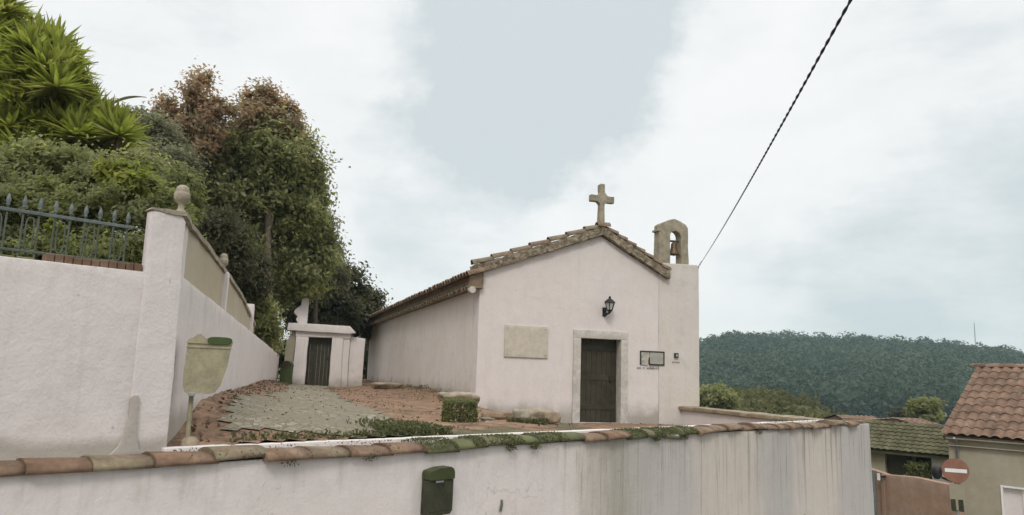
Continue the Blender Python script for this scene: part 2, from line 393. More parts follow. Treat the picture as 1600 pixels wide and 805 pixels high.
def clump_points(blobs, n_cl, n_lf, cl_r, shell=0.55):
    """blobs: list of (centre, (rx,ry,rz)). Returns leaf points + tints + outward directions, gathered in clumps"""
    pts, tin, outd, cls = [], [], [], []
    vol = np.array([(b[1][0] * b[1][1] * b[1][2]) ** 0.667 for b in blobs]); vol /= vol.sum()
    for k in range(n_cl):
        bi = rng.choice(len(blobs), p=vol); c, r = blobs[bi]
        d = rng.normal(size=3); d /= np.linalg.norm(d)
        q = rng.uniform(shell, 1.0) ** 0.6
        cc = np.array(c) + d * np.array(r) * q
        rr = cl_r * rng.uniform(0.55, 1.3)
        m_ = int(n_lf * rng.uniform(0.6, 1.3))
        g = rng.normal(size=(m_, 3)) * rr * np.array([0.55, 0.55, 0.42])
        pts.append(cc + g); tin.append(np.full(m_, rng.uniform(0.1, 0.9)) + rng.normal(size=m_) * 0.14)
        outd.append(np.tile(d, (m_, 1))); cls.append(cc)
    return np.concatenate(pts), np.concatenate(tin), np.concatenate(outd), cls

def tree(name, label, foot, blobs, leafmat, n_cl, n_lf, cl_r, leaf, trunk_r=0.16, group=None, cat='tree', shell=0.5, limbs=16, lean=0.0, tfun=None):
    foot = V(foot)
    t = thing(name, label, cat, foot, 0, group)
    bl = [(np.array(V(c) - foot), r) for c, r in blobs]
    P, T, O, cls = clump_points(bl, n_cl, n_lf, cl_r, shell)
    if tfun is not None: T = tfun(P + np.array(foot), T)
    leaf_mesh('crown', P, leaf, leafmat, t, T, out_dir=O)
    mb = MB()
    cen = np.mean([b[0] for b in bl], axis=0)
    top = V(cen); mid = top * 0.55 + V((lean, 0, 0))
    path = [V((0, 0, -0.3)), V((0, 0, 0.2)), mid * 0.5 + V((0.05, 0.03, 0)), mid, top]
    mb.tube(path, [trunk_r * 1.5, trunk_r * 1.1, trunk_r * 0.9, trunk_r * 0.75, trunk_r * 0.3], 9)
    idx = rng.choice(len(cls), min(limbs, len(cls)), replace=False)
    for i in idx:
        e = V(cls[i]); st = mid.lerp(top, random.uniform(0, 0.8))
        md = st.lerp(e, 0.5) + V((random.uniform(-.2, .2), random.uniform(-.2, .2), random.uniform(0, .3)))
        mb.tube([st, md, e], [trunk_r * 0.4, trunk_r * 0.25, trunk_r * 0.07], 6)
    mb.build('trunk', M['bark'], t)
    return t

def blob_px(px, py, Y, rx_px, rz_px, ry=None):
    c = at(px, py, Y); k = (c - EYE).dot(FWD) / FPX
    rx, rz = rx_px * k, rz_px * k
    return (c, (rx, ry if ry else rx * 0.8, rz))

# ------------------------------------------------------------------ layout frames
AZW = R(46.0)                       # the street and its wall run along this bearing
WDIR, NDIR = hdir(AZW), V((-math.cos(AZW), math.sin(AZW), 0))
ROTW = R(44.0)
WALL_O = NDIR * 6.0
AZC = R(-18.5)                      # the chapel's long axis
CF, CD = hdir(AZC + math.pi / 2), hdir(AZC)
DOOR = at(935, 660, 19.0); CH_O = V((DOOR.x, DOOR.y, 1.45)); ROTC = R(18.5)
AZR = R(-14.9)                      # the boundary wall going up the lane
RC = onv(272, 530, NDIR * 6.4, AZW); RC = V((RC.x, RC.y, 0)); RD = hdir(AZR); RN = V((-math.cos(AZR), math.sin(AZR), 0))
ROTR = math.pi / 2 - AZR
PEND = WALL_O + WDIR * 16.27        # right end of the street wall
PCH = CH_O + CF * 2.6               # where the side parapet meets the chapel

def sstep(v, a, b):
    t = min(1, max(0, (v - a) / (b - a))); return t * t * (3 - 2 * t)
def fbm(x, y, s): return noise.noise(V((x * s, y * s, 3.1))) + 0.5 * noise.noise(V((x * s * 2.3, y * s * 2.3, 7.7)))

def chapel_uv(p):
    d = V((p.x - CH_O.x, p.y - CH_O.y, 0)); return d.dot(CF), d.dot(CD)
def right_of_parapet(p):
    a, b = PEND, PCH; e = (b - a); nrm = V((e.y, -e.x, 0)).normalized()   # pointing away from the yard
    if nrm.dot(V((1, 0.2, 0))) < 0: nrm = -nrm
    return (V((p.x, p.y, 0)) - V((a.x, a.y, 0))).dot(nrm)

def yard_z(x, y):
    p = V((x, y, 0)); u, t = chapel_uv(p)
    z = 1.87 - 0.42 * sstep(u, -4.4, -0.9) - 0.10 * sstep(u, 1.0, 4.0)
    z += 0.05 * fbm(x, y, 0.5)
    dr = -(p - RC).dot(RN)                     # distance from the boundary wall
    along = (p - RC).dot(RD)
    bank = 0.36 * sstep(along, -0.4, 2.3) * (1 - 0.7 * sstep(along, 14, 21))
    z += bank * math.exp(-max(dr, 0) / 1.3)
    if t > -1: z += 0.30 * math.exp(-max(-3.25 - u, 0) / 0.7) * sstep(t, 0.0, 3.0)
    return z

HC = [(-180, 16), (-60, 16), (-30, 19), (0, 15), (8, 15), (13.4, 13.5), (14.3, 17), (15.5, 21.2), (17, 22.8), (20, 20.3), (24, 19.6), (28, 18.8), (31, 17.4), (33, 15), (35, 11.5), (40, 7), (50, 4), (90, 6), (180, 16)]
def hill_crest(azd):
    for (a, ha), (b, hb) in zip(HC, HC[1:]):
        if a <= azd <= b:
            k = (azd - a) / (b - a); k = k * k * (3 - 2 * k); return ha + (hb - ha) * k
    return 10
def land_z(x, y):
    p = V((x, y, 0)); s = p.dot(WDIR); q = p.dot(NDIR); r = p.length
    zr = -2.0 * sstep(s, 1.5, 21) - 3.5 * sstep(s, 21, 75)
    zlow = zr
    if q > 6.2:
        inside = 1.2 if right_of_parapet(p) < 0 else None
        k = sstep(right_of_parapet(p), 0.2, 1.8)
        hi = 1.15
        zlow = hi + (zr - hi) * k
    # scrubby rise beyond the chapel
    azd = math.degrees(math.atan2(x, y))
    z = zlow
    bump_ = 5.9 * math.exp(-((azd - 17) / 12.5) ** 2) * math.exp(-((r - 72) / 22.0) ** 2)
    z += bump_
    z -= 3.0 * sstep(r, 90, 180)
    if r > 150:
        h = hill_crest(azd)
        z = z * (1 - sstep(r, 150, 300)) + (-4 * (1 - sstep(r, 230, 470)) + h * sstep(r, 230, 480)) * sstep(r, 150, 300)
        z += 2.0 * fbm(x, y, 0.012) * sstep(r, 220, 330)
        z -= (h + 8) * sstep(r, 650, 1500)
    if r > 40: z += 0.25 * fbm(x, y, 0.08)
    return z

# land: one polar sheet out to the horizon
mb = MB()
rad = [0.0] + list(np.geomspace(1.0, 3500, 110))
az_ = np.linspace(-math.pi, math.pi, 241)
def landpt(a, r):
    x, y = r * math.sin(a), r * math.cos(a); return (x, y, land_z(x, y) - 0.02)
mb.grid(lambda r, a: landpt(a, r), rad, list(az_[::-1]))
o = mb.build('ground', M['ground']); tag(o, kind='structure')

# street in front of the wall (asphalt with a kerb) following the falling ground
mb = MB()
ss = list(np.arange(-30, 70, 1.0))
def road(s, q): p = WDIR * s + NDIR * q; return (p.x, p.y, land_z(p.x, p.y) + 0.03)
mb.grid(lambda s, q: road(s, q), ss, [-5.0, -3, -1, 1, 3, 4.6])
tag(mb.build('street', M['asphalt']), kind='structure')
mb = MB()
for s in np.arange(-30, 40, 1.0):
    a, b = V(road(s, 4.6)), V(road(s + 0.985, 4.6)); d = NDIR
    vs = [a + V((0, 0, -.1)), b + V((0, 0, -.1)), b + V((0, 0, .11)), a + V((0, 0, .11))]
    vs += [v + d * 1.5 for v in vs]
    mb.add(vs, [(0, 1, 2, 3), (7, 6, 5, 4), (3, 2, 6, 7), (0, 4, 5, 1), (0, 3, 7, 4), (1, 5, 6, 2)])
tag(mb.build('pavement', M['pale_stone']), kind='structure')

# churchyard soil and cobbled path
def in_yard(p):
    if p.dot(NDIR) < 6.43: return False
    if (p - RC).dot(RN) > 0.12: return False
    if right_of_parapet(p) > -0.15: return False
    u, t = chapel_uv(p)
    if t > 24: return False
    if t > -0.2 and u > -3.0: return False
    return True
PATH = [onz(px, py, 1.87) for px, py in ((452, 602), (522, 602), (506, 612), (545, 632), (585, 652), (640, 678), (560, 690), (350, 692), (352, 676), (380, 652), (408, 641), (440, 630), (452, 618))]
def in_poly(p, poly):
    c = False; j = len(poly) - 1
    for i in range(len(poly)):
        a, b = poly[i], poly[j]
        if (a.y > p.y) != (b.y > p.y) and p.x < (b.x - a.x) * (p.y - a.y) / (b.y - a.y) + a.x: c = not c
        j = i
    return c
GREEN = [at(690, 650, 11.5), at(745, 668, 11), at(600, 690, 8.2)]
mb = MB(); pb = MB()
st = 0.16
gx, gy = np.arange(-11, 9.5, st), np.arange(4.5, 42, st)
vid = {}
def gv(i, j):
    if (i, j) not in vid:
        x, y = gx[i], gy[j]; vid[(i, j)] = len(mb.v); mb.v.append((x, y, yard_z(x, y)))
    return vid[(i, j)]
pid = {}
def pv(i, j):
    if (i, j) not in pid:
        x, y = gx[i], gy[j]; pid[(i, j)] = len(pb.v); pb.v.append((x, y, yard_z(x, y) + 0.012 + 0.012 * noise.noise(V((x * 3, y * 3, 0)))))
    return pid[(i, j)]
for i in range(len(gx) - 1):
    for j in range(len(gy) - 1):
        p = V((gx[i] + st / 2, gy[j] + st / 2, 0))
        if not in_yard(p): continue
        mb.f.append([gv(i, j), gv(i + 1, j), gv(i + 1, j + 1), gv(i, j + 1)])
        u, t = chapel_uv(p)
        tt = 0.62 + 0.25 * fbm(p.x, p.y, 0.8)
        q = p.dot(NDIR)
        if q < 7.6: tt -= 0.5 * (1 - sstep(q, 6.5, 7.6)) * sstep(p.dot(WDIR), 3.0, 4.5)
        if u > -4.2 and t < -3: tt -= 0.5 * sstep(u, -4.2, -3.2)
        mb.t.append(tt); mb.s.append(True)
        pn = p + V((noise.noise(p * 0.9), noise.noise(p * 0.9 + V((9, 3, 1))), 0)) * 0.22
        if in_poly(pn, PATH):
            pb.f.append([pv(i, j), pv(i + 1, j), pv(i + 1, j + 1), pv(i, j + 1)]); pb.t.append(0.5); pb.s.append(True)
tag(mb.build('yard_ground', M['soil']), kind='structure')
tag(pb.build('cobbled_path', M['cobble']), kind='structure')

# raised garden behind the left walls
mb = MB()
def ter(a, b):   # a along the boundary wall, b to the left of it
    p = RC + RD * a + RN * b
    return (p.x, p.y, 3.22 + 0.04 * b * 0.5 + 0.10 * fbm(p.x, p.y, 0.5) - 0.25 * sstep(a, 10, 24))
pts = [(a, b) for a in np.arange(-8, 34, 0.6) for b in np.arange(0.2, 26, 0.6)]
ids = {}
A_, B_ = list(np.arange(-14, 40, 0.6)), list(np.arange(0.18, 30, 0.6))
for a in A_[:-1]:
    for b in B_[:-1]:
        ok = True
        for (aa, bb) in ((a, b), (a + .6, b), (a + .6, b + .6), (a, b + .6)):
            p = RC + RD * aa + RN * bb
            if p.dot(NDIR) < 6.5: ok = False
        if not ok: continue
        mb.add([ter(a, b), ter(a + .6, b), ter(a + .6, b + .6), ter(a, b + .6)], [(0, 1, 2, 3)], 0.18 + 0.3 * random.random(), True)
tag(mb.build('garden_terrace', M['soil']), kind='structure')

# ------------------------------------------------------------------ street wall
t = thing('retaining_wall', 'long white rain stained wall along the street, capped with mossy terracotta tiles', 'wall', WALL_O, ROTW)
mb = MB()
poly = [(-9, -0.6), (6, -1.1), (12, -2.2), (16.40, -3.0), (16.36, 0.3), (16.27, 1.81), (-9, 1.83)]
mb.prism(poly, 0.0, 0.46)
rough(mb.build('plaster_body', M['front'], t), 0.22, 0.010, 1.4, 0.012)
mb = MB()
s = -8.8
while s < 15.25:
    ln = random.uniform(0.40, 0.47)
    rgh = 0.010 + 0.014 * sstep(s, 6, 9)
    dz, dy, tl = random.gauss(0, rgh), random.gauss(0, rgh), random.gauss(0, rgh * 0.8)
    if s < 4.45: tint = random.choice([0.33, 0.38, 0.42, 0.40, 0.64])
    elif s < 6.75: tint = random.uniform(0.86, 1.05)
    elif s < 7.7: tint = random.uniform(0.3, 0.45)
    elif s < 9.6: tint = random.uniform(0.85, 1.05)
    else: tint = random.choice([0.35, 0.45, 0.58, 0.62, 0.4])
    hw0, hw1 = 0.205 + random.uniform(-.01, .01), 0.185
    vs = []
    K = 10
    secs = ((s - 0.02, hw0, 0.090), (s + ln * 0.5, (hw0 + hw1) / 2, 0.084), (s + ln, hw1, 0.076))
    for (xx, hw, hh) in secs:
        zz = 1.835 + dz + tl * (xx - s) / ln
        for k in range(K + 1):
            a = math.pi * k / K
            vs.append((xx, 0.135 + dy - hw * math.cos(a), zz - 0.022 + hh * math.sin(a) ** 0.8 + 0.006 * noise.noise(V((xx * 7, k, 1)))))
    fs = []
    for q in range(2):
        for k in range(K): a = q * (K + 1) + k; fs.append((a, a + K + 1, a + K + 2, a + 1))
    fs.append(list(range(K + 1))); fs.append(list(range(3 * K + 2, 2 * K + 1, -1)))
    for q in range(2): a = q * (K + 1); fs.append((a, a + K, a + 2 * K + 1, a + K + 1))
    mb.add(vs, fs, tint, False)
    for fi in range(len(mb.s) - len(fs), len(mb.s) - 4): mb.s[fi] = True
    s += ln - 0.012
mb.build('coping', M['tile'], t)
mb = MB()
mb.prism([(2.28, 1.80), (15.2, 1.78), (15.2, 1.885), (2.28, 1.91)], 0.325, 0.45)
rough(mb.build('back_ledge', M['white'], t), 0.2, 0.007, 2.0, 0.012)
mb = MB()
for k in range(9):
    sx = 15.25 + k * 0.11
    mb.box(sx, sx + 0.10, 0.02 + random.uniform(0, .04), 0.40, 1.79, 1.83 + 0.05 * random.random(), random.random())
rough(mb.build('broken_mortar_end', M['rock'], t), 0.06, 0.012, 6)
mp = []
for a, b, n in ((4.6, 6.8, 5200), (7.75, 9.65, 4600), (2.3, 4.4, 300), (10, 15, 500)):
    for _ in range(n):
        ss_ = random.uniform(a, b)
        if noise.noise(V((ss_ * 3, 0, 0))) < -0.15: continue
        an = random.uniform(0.1, 2.6)
        mp.append((ss_, 0.135 - 0.20 * math.cos(an), 1.82 + 0.085 * math.sin(an) + random.uniform(0, .02)))
for c0, n in ((4.02, 40), (5.85, 60), (6.22, 90), (8.6, 80), (9.3, 60), (3.2, 25), (11.5, 30)):
    for _ in range(n * 3): mp.append((c0 + random.gauss(0, .04), -0.05 + random.gauss(0, .015), 1.81 + random.gauss(-.01, .022)))
leaf_mesh('moss', np.array(mp), 0.022, L['moss'], t, up=0.8, kind='stuff')
mb = MB(); sp = 5.74
mb.tube([(sp - 0.012, -0.018, 1.125), (sp + 0.006, -0.020, 1.20), (sp + 0.010, -0.012, 1.232), (sp + 0.010, 0.04, 1.24)], 0.014, 10)
mb.build('drain_spout', M['iron'], t)

# ------------------------------------------------------------------ mailbox
mbx = thing('mailbox', 'dark green metal letter box with a domed lid on the street wall', 'mailbox', WALL_O + WDIR * 4.80, ROTW); mbx.scale = (.74, .82, 1)
mb = MB()
def dome(x0, x1, z0, z1, k=8):
    pts = [(x0, z0), (x1 - .03, z0), (x1, z0 + .035)]
    pts += [(x1, z1 - .06), (x1 - .02, z1 - .02), (x1 - .07, z1)]
    pts += [(x0 + .12, z1 + .004), (x0 + .02, z1 - .012), (x0, z1 - .03)]
    return pts
mb.prism([(-.205, 1.20), (.165, 1.20), (.205, 1.235), (.208, 1.535), (-.202, 1.535)], -0.16, -0.012)
mb.build('case', M['mailbox'], mbx, 0.012)
mb = MB(); mb.prism([(-.207, 1.539), (.212, 1.539), (.212, 1.60), (.195, 1.635), (.15, 1.655), (-.02, 1.652), (-.15, 1.632), (-.195, 1.622), (-.207, 1.60)], -0.178, -0.012)
lid = mb.build('lid', M['mail_lid'], mbx, 0.012)
mb = MB(); mb.box(-.10, .03, -.170, -.158, 1.512, 1.530); mb.build('slot_flap', M['steel'], mbx, 0.003)
mb = MB(); mb.tube([(.035, -.158, 1.482), (.035, -.170, 1.482)], 0.013, 12); mb.build('lock', M['black'], mbx)
for xx in (-.15, .13): mb = MB(); mb.tube([(xx, -.168, 1.537), (xx + .035, -.168, 1.537)], .010, 8); mb.build('hinge', M['black'], mbx)
mb = MB(); mb.box(-.185, .185, -.1625, -.158, 1.236, 1.242); mb.build('bottom_seam', M['black'], mbx)
for xx in (-.20, .06): mb = MB(); mb.box(xx, xx + .035, -.10, -.06, -.45, 1.20); mb.build('support_post', M['mailbox'], mbx)

# ------------------------------------------------------------------ left garden wall with corner pillar
t = thing('garden_wall', 'tall smooth white garden wall at the left with a square corner pillar', 'wall', WALL_O, ROTW)
mb = MB(); mb.prism([(-9, 1.2), (2.02, 1.2), (2.02, 3.325), (-9, 3.31)], 0.40, 0.78)
rough(mb.build('plaster_body', M['left'], t), 0.2, 0.008, 1.2, 0.012)
pl = MB(); pl.prism([(1.99, 1.2), (2.33, 1.2), (2.315, 2.5), (2.285, 3.79), (2.245, 3.85), (2.02, 3.855), (2.0, 3.84)], 0.388, 0.51); pl.prism([(2.13, 0.512), (2.275, 0.512), (2.49, 0.88), (2.30, 0.88)], 1.2, 3.835, axes='xy')
pil = rough(pl.build('pillar', M['left'], t), 0.12, 0.008, 2.5, 0.02)
mb = MB(); mb.prism([(2.10, .375), (2.285, .375), (2.53, .90), (2.29, .90)], 3.836, 3.872, axes='xy'); mb.prism([(1.985, 3.846), (2.098, 3.840), (2.098, 3.868), (2.0, 3.862)], 0.378, 0.53)
cap = rough(mb.build('pillar_cap', M['stone'], pil), 0.1, 0.01, 4)
URN = [(0.0, 0), (0.052, 0), (0.055, .02), (0.036, .035), (0.030, .075), (0.036, .095), (0.070, .125), (0.086, .165), (0.086, .205), (0.078, .222), (0.07, .226), (0.074, .245), (0.062, .285), (0.035, .308), (0.0, .315)]
mb = MB(); mb.lathe([(.06, -.05), (.06, 0)] + [(r_ * .80, z_ * .80) for r_, z_ in URN[1:]], (2.325, 0.66, 3.915), 18); mb.build('urn_finial', M['stone'], pil)
# plaster pipe casing at the foot of the wall
mb = MB(); mb.prism([(1.86, 1.85), (2.16, 1.86), (2.095, 1.91), (2.066, 2.05), (2.062, 2.18), (2.062, 2.31), (2.045, 2.335), (2.01, 2.335), (1.993, 2.31), (1.997, 2.16), (1.975, 2.03), (1.935, 1.93)], 0.365, 0.41)
rough(mb.build('pipe_casing', plaster('pipe_casing_render', base=(0.40, 0.36, 0.325), stain=0.9), t), 0.06, 0.006, 5, 0.012)
mb = MB()
for k in range(11): mb.box(1.30 + k * .063, 1.357 + k * .063, 0.43, 0.56, 3.32, 3.385 + random.uniform(-.006, .006), random.uniform(0.1, 0.5))
for k in range(18): mb.box(-1.0 + k * .125, -0.89 + k * .125, 0.47, 0.58, 3.31, 3.345, random.uniform(0.7, 1.0))
mb.build('brick_sill', M['tile'], t, 0.006)

# iron railing on the wall
fz = 3.80
fence = thing('iron_railing', 'spiked iron railing with a blue grey top rail on the garden wall', 'fence', WALL_O + NDIR * 0.62, ROTW)
x0, x1 = -0.75, 1.94
zr = lambda x: 3.69
mb = MB(); mb.box(x0, x1, -.014, .014, 3.695, 3.722); mb.build('top_rail', M['rail'], fence, 0.004)
mb = MB(); mb.box(x0, x1, -.013, .013, 3.395, 3.415); mb.build('bottom_rail', M['iron'], fence, 0.004)
npk = int((x1 - x0 - 0.03) / 0.106)
for k in range(npk):
    x = x1 - 0.045 - k * 0.106
    mb = MB(); mb.tube([(x, 0, 3.33), (x, 0, 3.745)], 0.008, 8); pk = mb.build('picket', M['iron'], fence)
    mb = MB(); mb.lathe([(0.008, 3.735), (0.014, 3.742), (0.014, 3.75), (0.010, 3.756), (0.0185, 3.775), (0.016, 3.795), (0.007, 3.825), (0.001, 3.84)], (x, 0, 0), 8)
    mb.build('spear_head', M['rail'], pk)
for k in range(0, npk, 2):
    x = x1 - 0.045 - (k + 0.5) * 0.106
    pts = [(x + 0.028 * math.copysign(abs(math.cos(a)) ** 0.6, math.cos(a)), 0, 3.545 + 0.125 * math.copysign(abs(math.sin(a)) ** 0.7, math.sin(a))) for a in np.linspace(0, 2 * math.pi, 25)]
    mb = MB(); mb.tube(pts, 0.006, 6); mb.build('scroll_loop', M['iron'], fence)

# ------------------------------------------------------------------ boundary wall going up the lane
t = thing('boundary_wall', 'white wall climbing the lane toward the gate, with an ochre upper panel', 'wall', RC, ROTR)
def on_ret(px, py):
    p = onv(px, py, RC, AZR); return ((p - RC).dot(RD), p.z)
TEND = 21.6
zt_end = on_ret(437, 555)[1]
mb = MB(); mb.prism([(0.0, 1.2), (TEND, 1.2), (TEND, zt_end), (12, 3.16), (0.42, 3.33), (0.0, 3.33)], 0.0, 0.36)
rough(mb.build('plaster_body', M['return'], t), 0.24, 0.012, 1.1, 0.02)
a, za = on_ret(303, 345); b, zb = on_ret(405, 510)
mb = MB(); mb.prism([(0.40, 3.25), (b, 3.1), (b, zb), (6.5, 3.72), (4.4, 3.80), (2.0, 3.86), (a, za)], 0.10, 0.30)
rough(mb.build('ochre_panel', M['ochre'], t), 0.2, 0.012, 1.6, 0.015)
mb = MB(); mb.prism([(b, zb - 0.005), (b, zb + 0.05), (6.5, 3.775), (4.4, 3.855), (2.0, 3.915), (a - .05, za + .05), (a - .05, za - 0.0), (2.0, 3.862), (4.4, 3.802), (6.5, 3.722)], 0.07, 0.33)
rough(mb.build('panel_coping', M['stone'], t), 0.2, 0.012, 3)
for (pl_, pt, pr_, hasurn) in (((361, 432), (369, 480), 4.4, True), ((400, 480), (407, 520), 9.2, False)):
    s0, z1 = on_ret(*pl_); s1, z0 = on_ret(*pt)
    w_ = 0.15
    mb = MB(); mb.box(s0, s0 + w_, 0.035, 0.19, 3.18, z1 + 0.06)
    o = rough(mb.build('pillar', M['white'], t), 0.14, 0.006, 3, 0.02)
    if hasurn:
        mb = MB(); mb.lathe([(r_ * .72, z_ * .85) for r_, z_ in URN], (s0 + w_ / 2, 0.12, z1 + 0.05), 16); mb.build('urn_finial', M['stone'], o)

# ------------------------------------------------------------------ litter bin on a post
c = at(312, 577, 7.2); base = at(292, 692, 6.42)
bin_ = thing('litter_bin', 'khaki pocket shaped litter bin on a thin post beside the white lane wall', 'litter bin', (base.x, base.y, base.z), R(22.7)); bin_.scale = (.89, .89, .89)
bz = base.z - (yard_z(base.x, base.y) - 0.02)
k = 7.2 / FPX * 1.0
zb0, zb1 = 0.475, 1.0
mb = MB()
prof = [(-.035, .463), (.15, .463), (.205, .482), (.248, .55), (.292, .72), (.318, .935), (-.078, .935), (-.090, .72), (-.088, .54), (-.07, .485)]
mb.prism(prof, -0.12, 0.05); body = mb.build('bucket', M['bin'], bin_, 0.035, 4)
mb = MB(); mb.prism([(-0.085, 0.938), (0.322, 0.938), (0.328, 0.965), (0.30, 0.99), (0.08, 0.99), (0.03, 1.03), (0.0, 1.025), (-0.03, .995), (-0.08, 0.97)], -0.13, 0.06)
mb.build('hood', M['bin'], bin_, 0.012, 3)
mb = MB()
vs = []
mb.prism([(0.205 + 0.112 * math.copysign(abs(math.cos(a)) ** .6, math.cos(a)), 0.972 + 0.036 * math.copysign(abs(math.sin(a)) ** .6, math.sin(a))) for a in np.linspace(0, 2 * math.pi, 20, endpoint=False)], -0.136, 0.04)
mb.build('mouth_flap', M['bin_green'], bin_, 0.006)
mb = MB(); mb.box(-.085, .312, -.127, -.119, .895, .912); mb.build('rim_band', M['bin'], bin_, .003)
for (rx_, rz_) in ((-.055, .86), (.285, .86), (-.05, .56), (.19, .56)): mb = MB(); mb.tube([(rx_, -.118, rz_), (rx_, -.126, rz_)], .008, 8); mb.build('rivet', M['steel'], bin_)
mb = MB(); mb.box(-.03, .03, -.124, -.05, .44, .475); mb.build('clamp', M['steel'], bin_, .004)
mb = MB(); mb.tube([(0, 0.0, -0.35), (0, 0.0, 0.60)], 0.022, 10); mb.build('post', M['bin'], bin_)
mb = MB(); mb.lathe([(0.085, -0.25), (0.08, 0.02), (0.05, 0.055), (0.0, 0.06)], (0.02, 0, 0), 12); rough(mb.build('footing', M['rock'], bin_), 0.05, 0.01, 6)

# ------------------------------------------------------------------ chapel
ch = thing('chapel', 'small white chapel with a dark open door, tiled gable, stone cross and bell gable', 'chapel', CH_O, ROTC)
def Lf(u): return 5.05 + (0.376 * u if u < 0 else -0.53 * u)      # roof line in the gable plane
F0 = -0.7
mb = MB(); mb.prism([(-3.25, F0), (-.53, F0), (-.53, 2.12), (.62, 2.12), (.62, F0), (1.72, F0), (1.72, Lf(1.72) - .24), (0, 4.79), (-3.25, Lf(-3.25) - .24)], 0, 0.5)
rough(mb.build('facade', M['chapel'], ch), 0.26, 0.006, 1.1, 0.01)
mb = MB(); mb.prism([(1.722, F0), (2.96, F0), (2.945, 4.20), (2.90, 4.245), (1.722, 4.22)], -0.014, 0.95)
rough(mb.build('bell_pier', M['pier'], ch), 0.2, 0.010, 1.7, 0.02)
LEN = 18.6
mb = MB(); mb.prism([(0.5, F0), (LEN, F0), (LEN, 3.25), (0.5, 3.25)], -3.25, -2.8, axes='yz')
rough(mb.build('side_wall', M['chapel_side'], ch), 0.3, 0.015, 0.8)
mb = MB(); mb.box(2.5, 2.92, 0.95, LEN, F0, 3.4); mb.build('side_wall', M['chapel_side'], ch)
mb = MB(); mb.prism([(-3.25, F0), (2.92, F0), (2.92, Lf(2.92) - .2), (0, 4.79), (-3.25, Lf(-3.25) - .24)], LEN, LEN + .45); mb.build('rear_wall', M['chapel_side'], ch)
# roof: deck plus stepped, corrugated tile courses
rf = MB()
rf.prism([(-3.45, Lf(-3.45) - .34), (0, 4.80), (2.9, Lf(2.9) - .17), (2.9, Lf(2.9) - .06), (0, 4.97), (-3.45, Lf(-3.45) - .24)], 0.07, LEN + .5, 0.3)
ts = list(np.arange(0.04, LEN + .55, 0.04))
def tilepatch(ua, ub, ts=ts):
    n = 9; us = []
    for k in range(n):
        us += [(ua + (ub - ua) * k / n, 0.0), (ua + (ub - ua) * (k + 1) / n - 0.001, 0.045)]
    for k in range(len(us) - 1):
        (u0, h0), (u1, h1) = us[k], us[k + 1]
        for tt_ in ():
            pass
    def fn(tq, q):
        u, h = us[q]; return (u, tq, Lf(u) - (0.035 if u > 0 else 0.035 + 0.14 * min(1, -u / 1.0)) + h * 0.8 + 0.04 * abs(math.sin(math.pi * tq / 0.24)) + 0.01 * noise.noise(V((tq, u, 0))))
    rf.grid(fn, ts, list(range(len(us))), 0.5, False)
tilepatch(0.0, -3.56); tilepatch(0.0, 1.80, [t_ for t_ in ts if t_ < 1.0]); tilepatch(0.0, 3.05, [t_ for t_ in ts if t_ > .93])
roof = rf.build('roof', M['roof'], ch)
# ridge
def half_tile(mb, p0, p1, r0, r1, up=V((0, 0, 1)), tint=0.5, K=8, th=0.018):
    d = (p1 - p0).normalized(); sd = d.cross(up).normalized(); u2 = sd.cross(d)
    vs = []
    for (p, r) in ((p0, r0), (p1, r1)):
        for rr in (r, r - th):
            for k in range(K + 1):
                a = math.pi * k / K; vs.append(p + sd * rr * math.cos(a) + u2 * rr * math.sin(a))
    n = K + 1; fs = []
    for k in range(K):
        fs.append((k, k + 1, 2 * n + k + 1, 2 * n + k)); fs.append((n + k + 1, n + k, 3 * n + k, 3 * n + k + 1))
        fs.append((k + 1, k, n + k, n + k + 1)); fs.append((2 * n + k, 2 * n + k + 1, 3 * n + k + 1, 3 * n + k))
    fs += [(0, 2 * n, 3 * n, n), (K, n + K, 3 * n + K, 2 * n + K)]
    mb.add(vs, fs, tint, False)
mb = MB(); y = -0.1
while y < LEN + .4:
    half_tile(mb, V((0, y, 4.98)), V((0, y + .46, 4.965 + random.uniform(-.01, .01))), .125, .115, tint=random.uniform(.3, .7)); y += .44
mb.build('ridge_tiles', M['tile'], roof)
# verge: mortar band under a row of stepped tiles, both rakes
mb = MB()
mb.prism([(-3.50, Lf(-3.5) - .25), (0.02, 4.81), (0.02, 5.03), (-3.50, Lf(-3.5) - .02)], -0.145, 0.06, 0.62)
mb.prism([(0.02, 4.805), (1.95, Lf(1.95) - .235), (1.99, Lf(1.99) - .17), (1.95, Lf(1.95) - .03), (0.02, 5.028)], -0.143, 0.06, 0.55)
rough(mb.build('verge_band', M['verge'], ch), 0.05, 0.026, 6.0)
mb = MB()
nn = 7
for k in range(nn):
    u0 = -3.48 + k * 0.497; u1 = u0 + 0.53
    half_tile(mb, V((u0, -.05, Lf(u0) + .015)), V((u1, -.05, Lf(u1) - .025)), .115 + random.uniform(-.008, .008), .095, tint=random.choice([.45, .58, .62, .7, .6]))
nn = 7
for k in range(nn):
    u1 = 0.13 + k * 0.262; u0 = u1 + 0.30
    half_tile(mb, V((u0, -.05, Lf(u0) + .02)), V((u1, -.05, Lf(u1) - .02)), .115, .09, tint=random.choice([.35, .45, .58, .62, .4]))
half_tile(mb, V((-.16, -.06, 5.01)), V((.20, -.06, 5.03)), .13, .13, tint=.35)
mb.build('verge_tiles', M['tile'], ch)
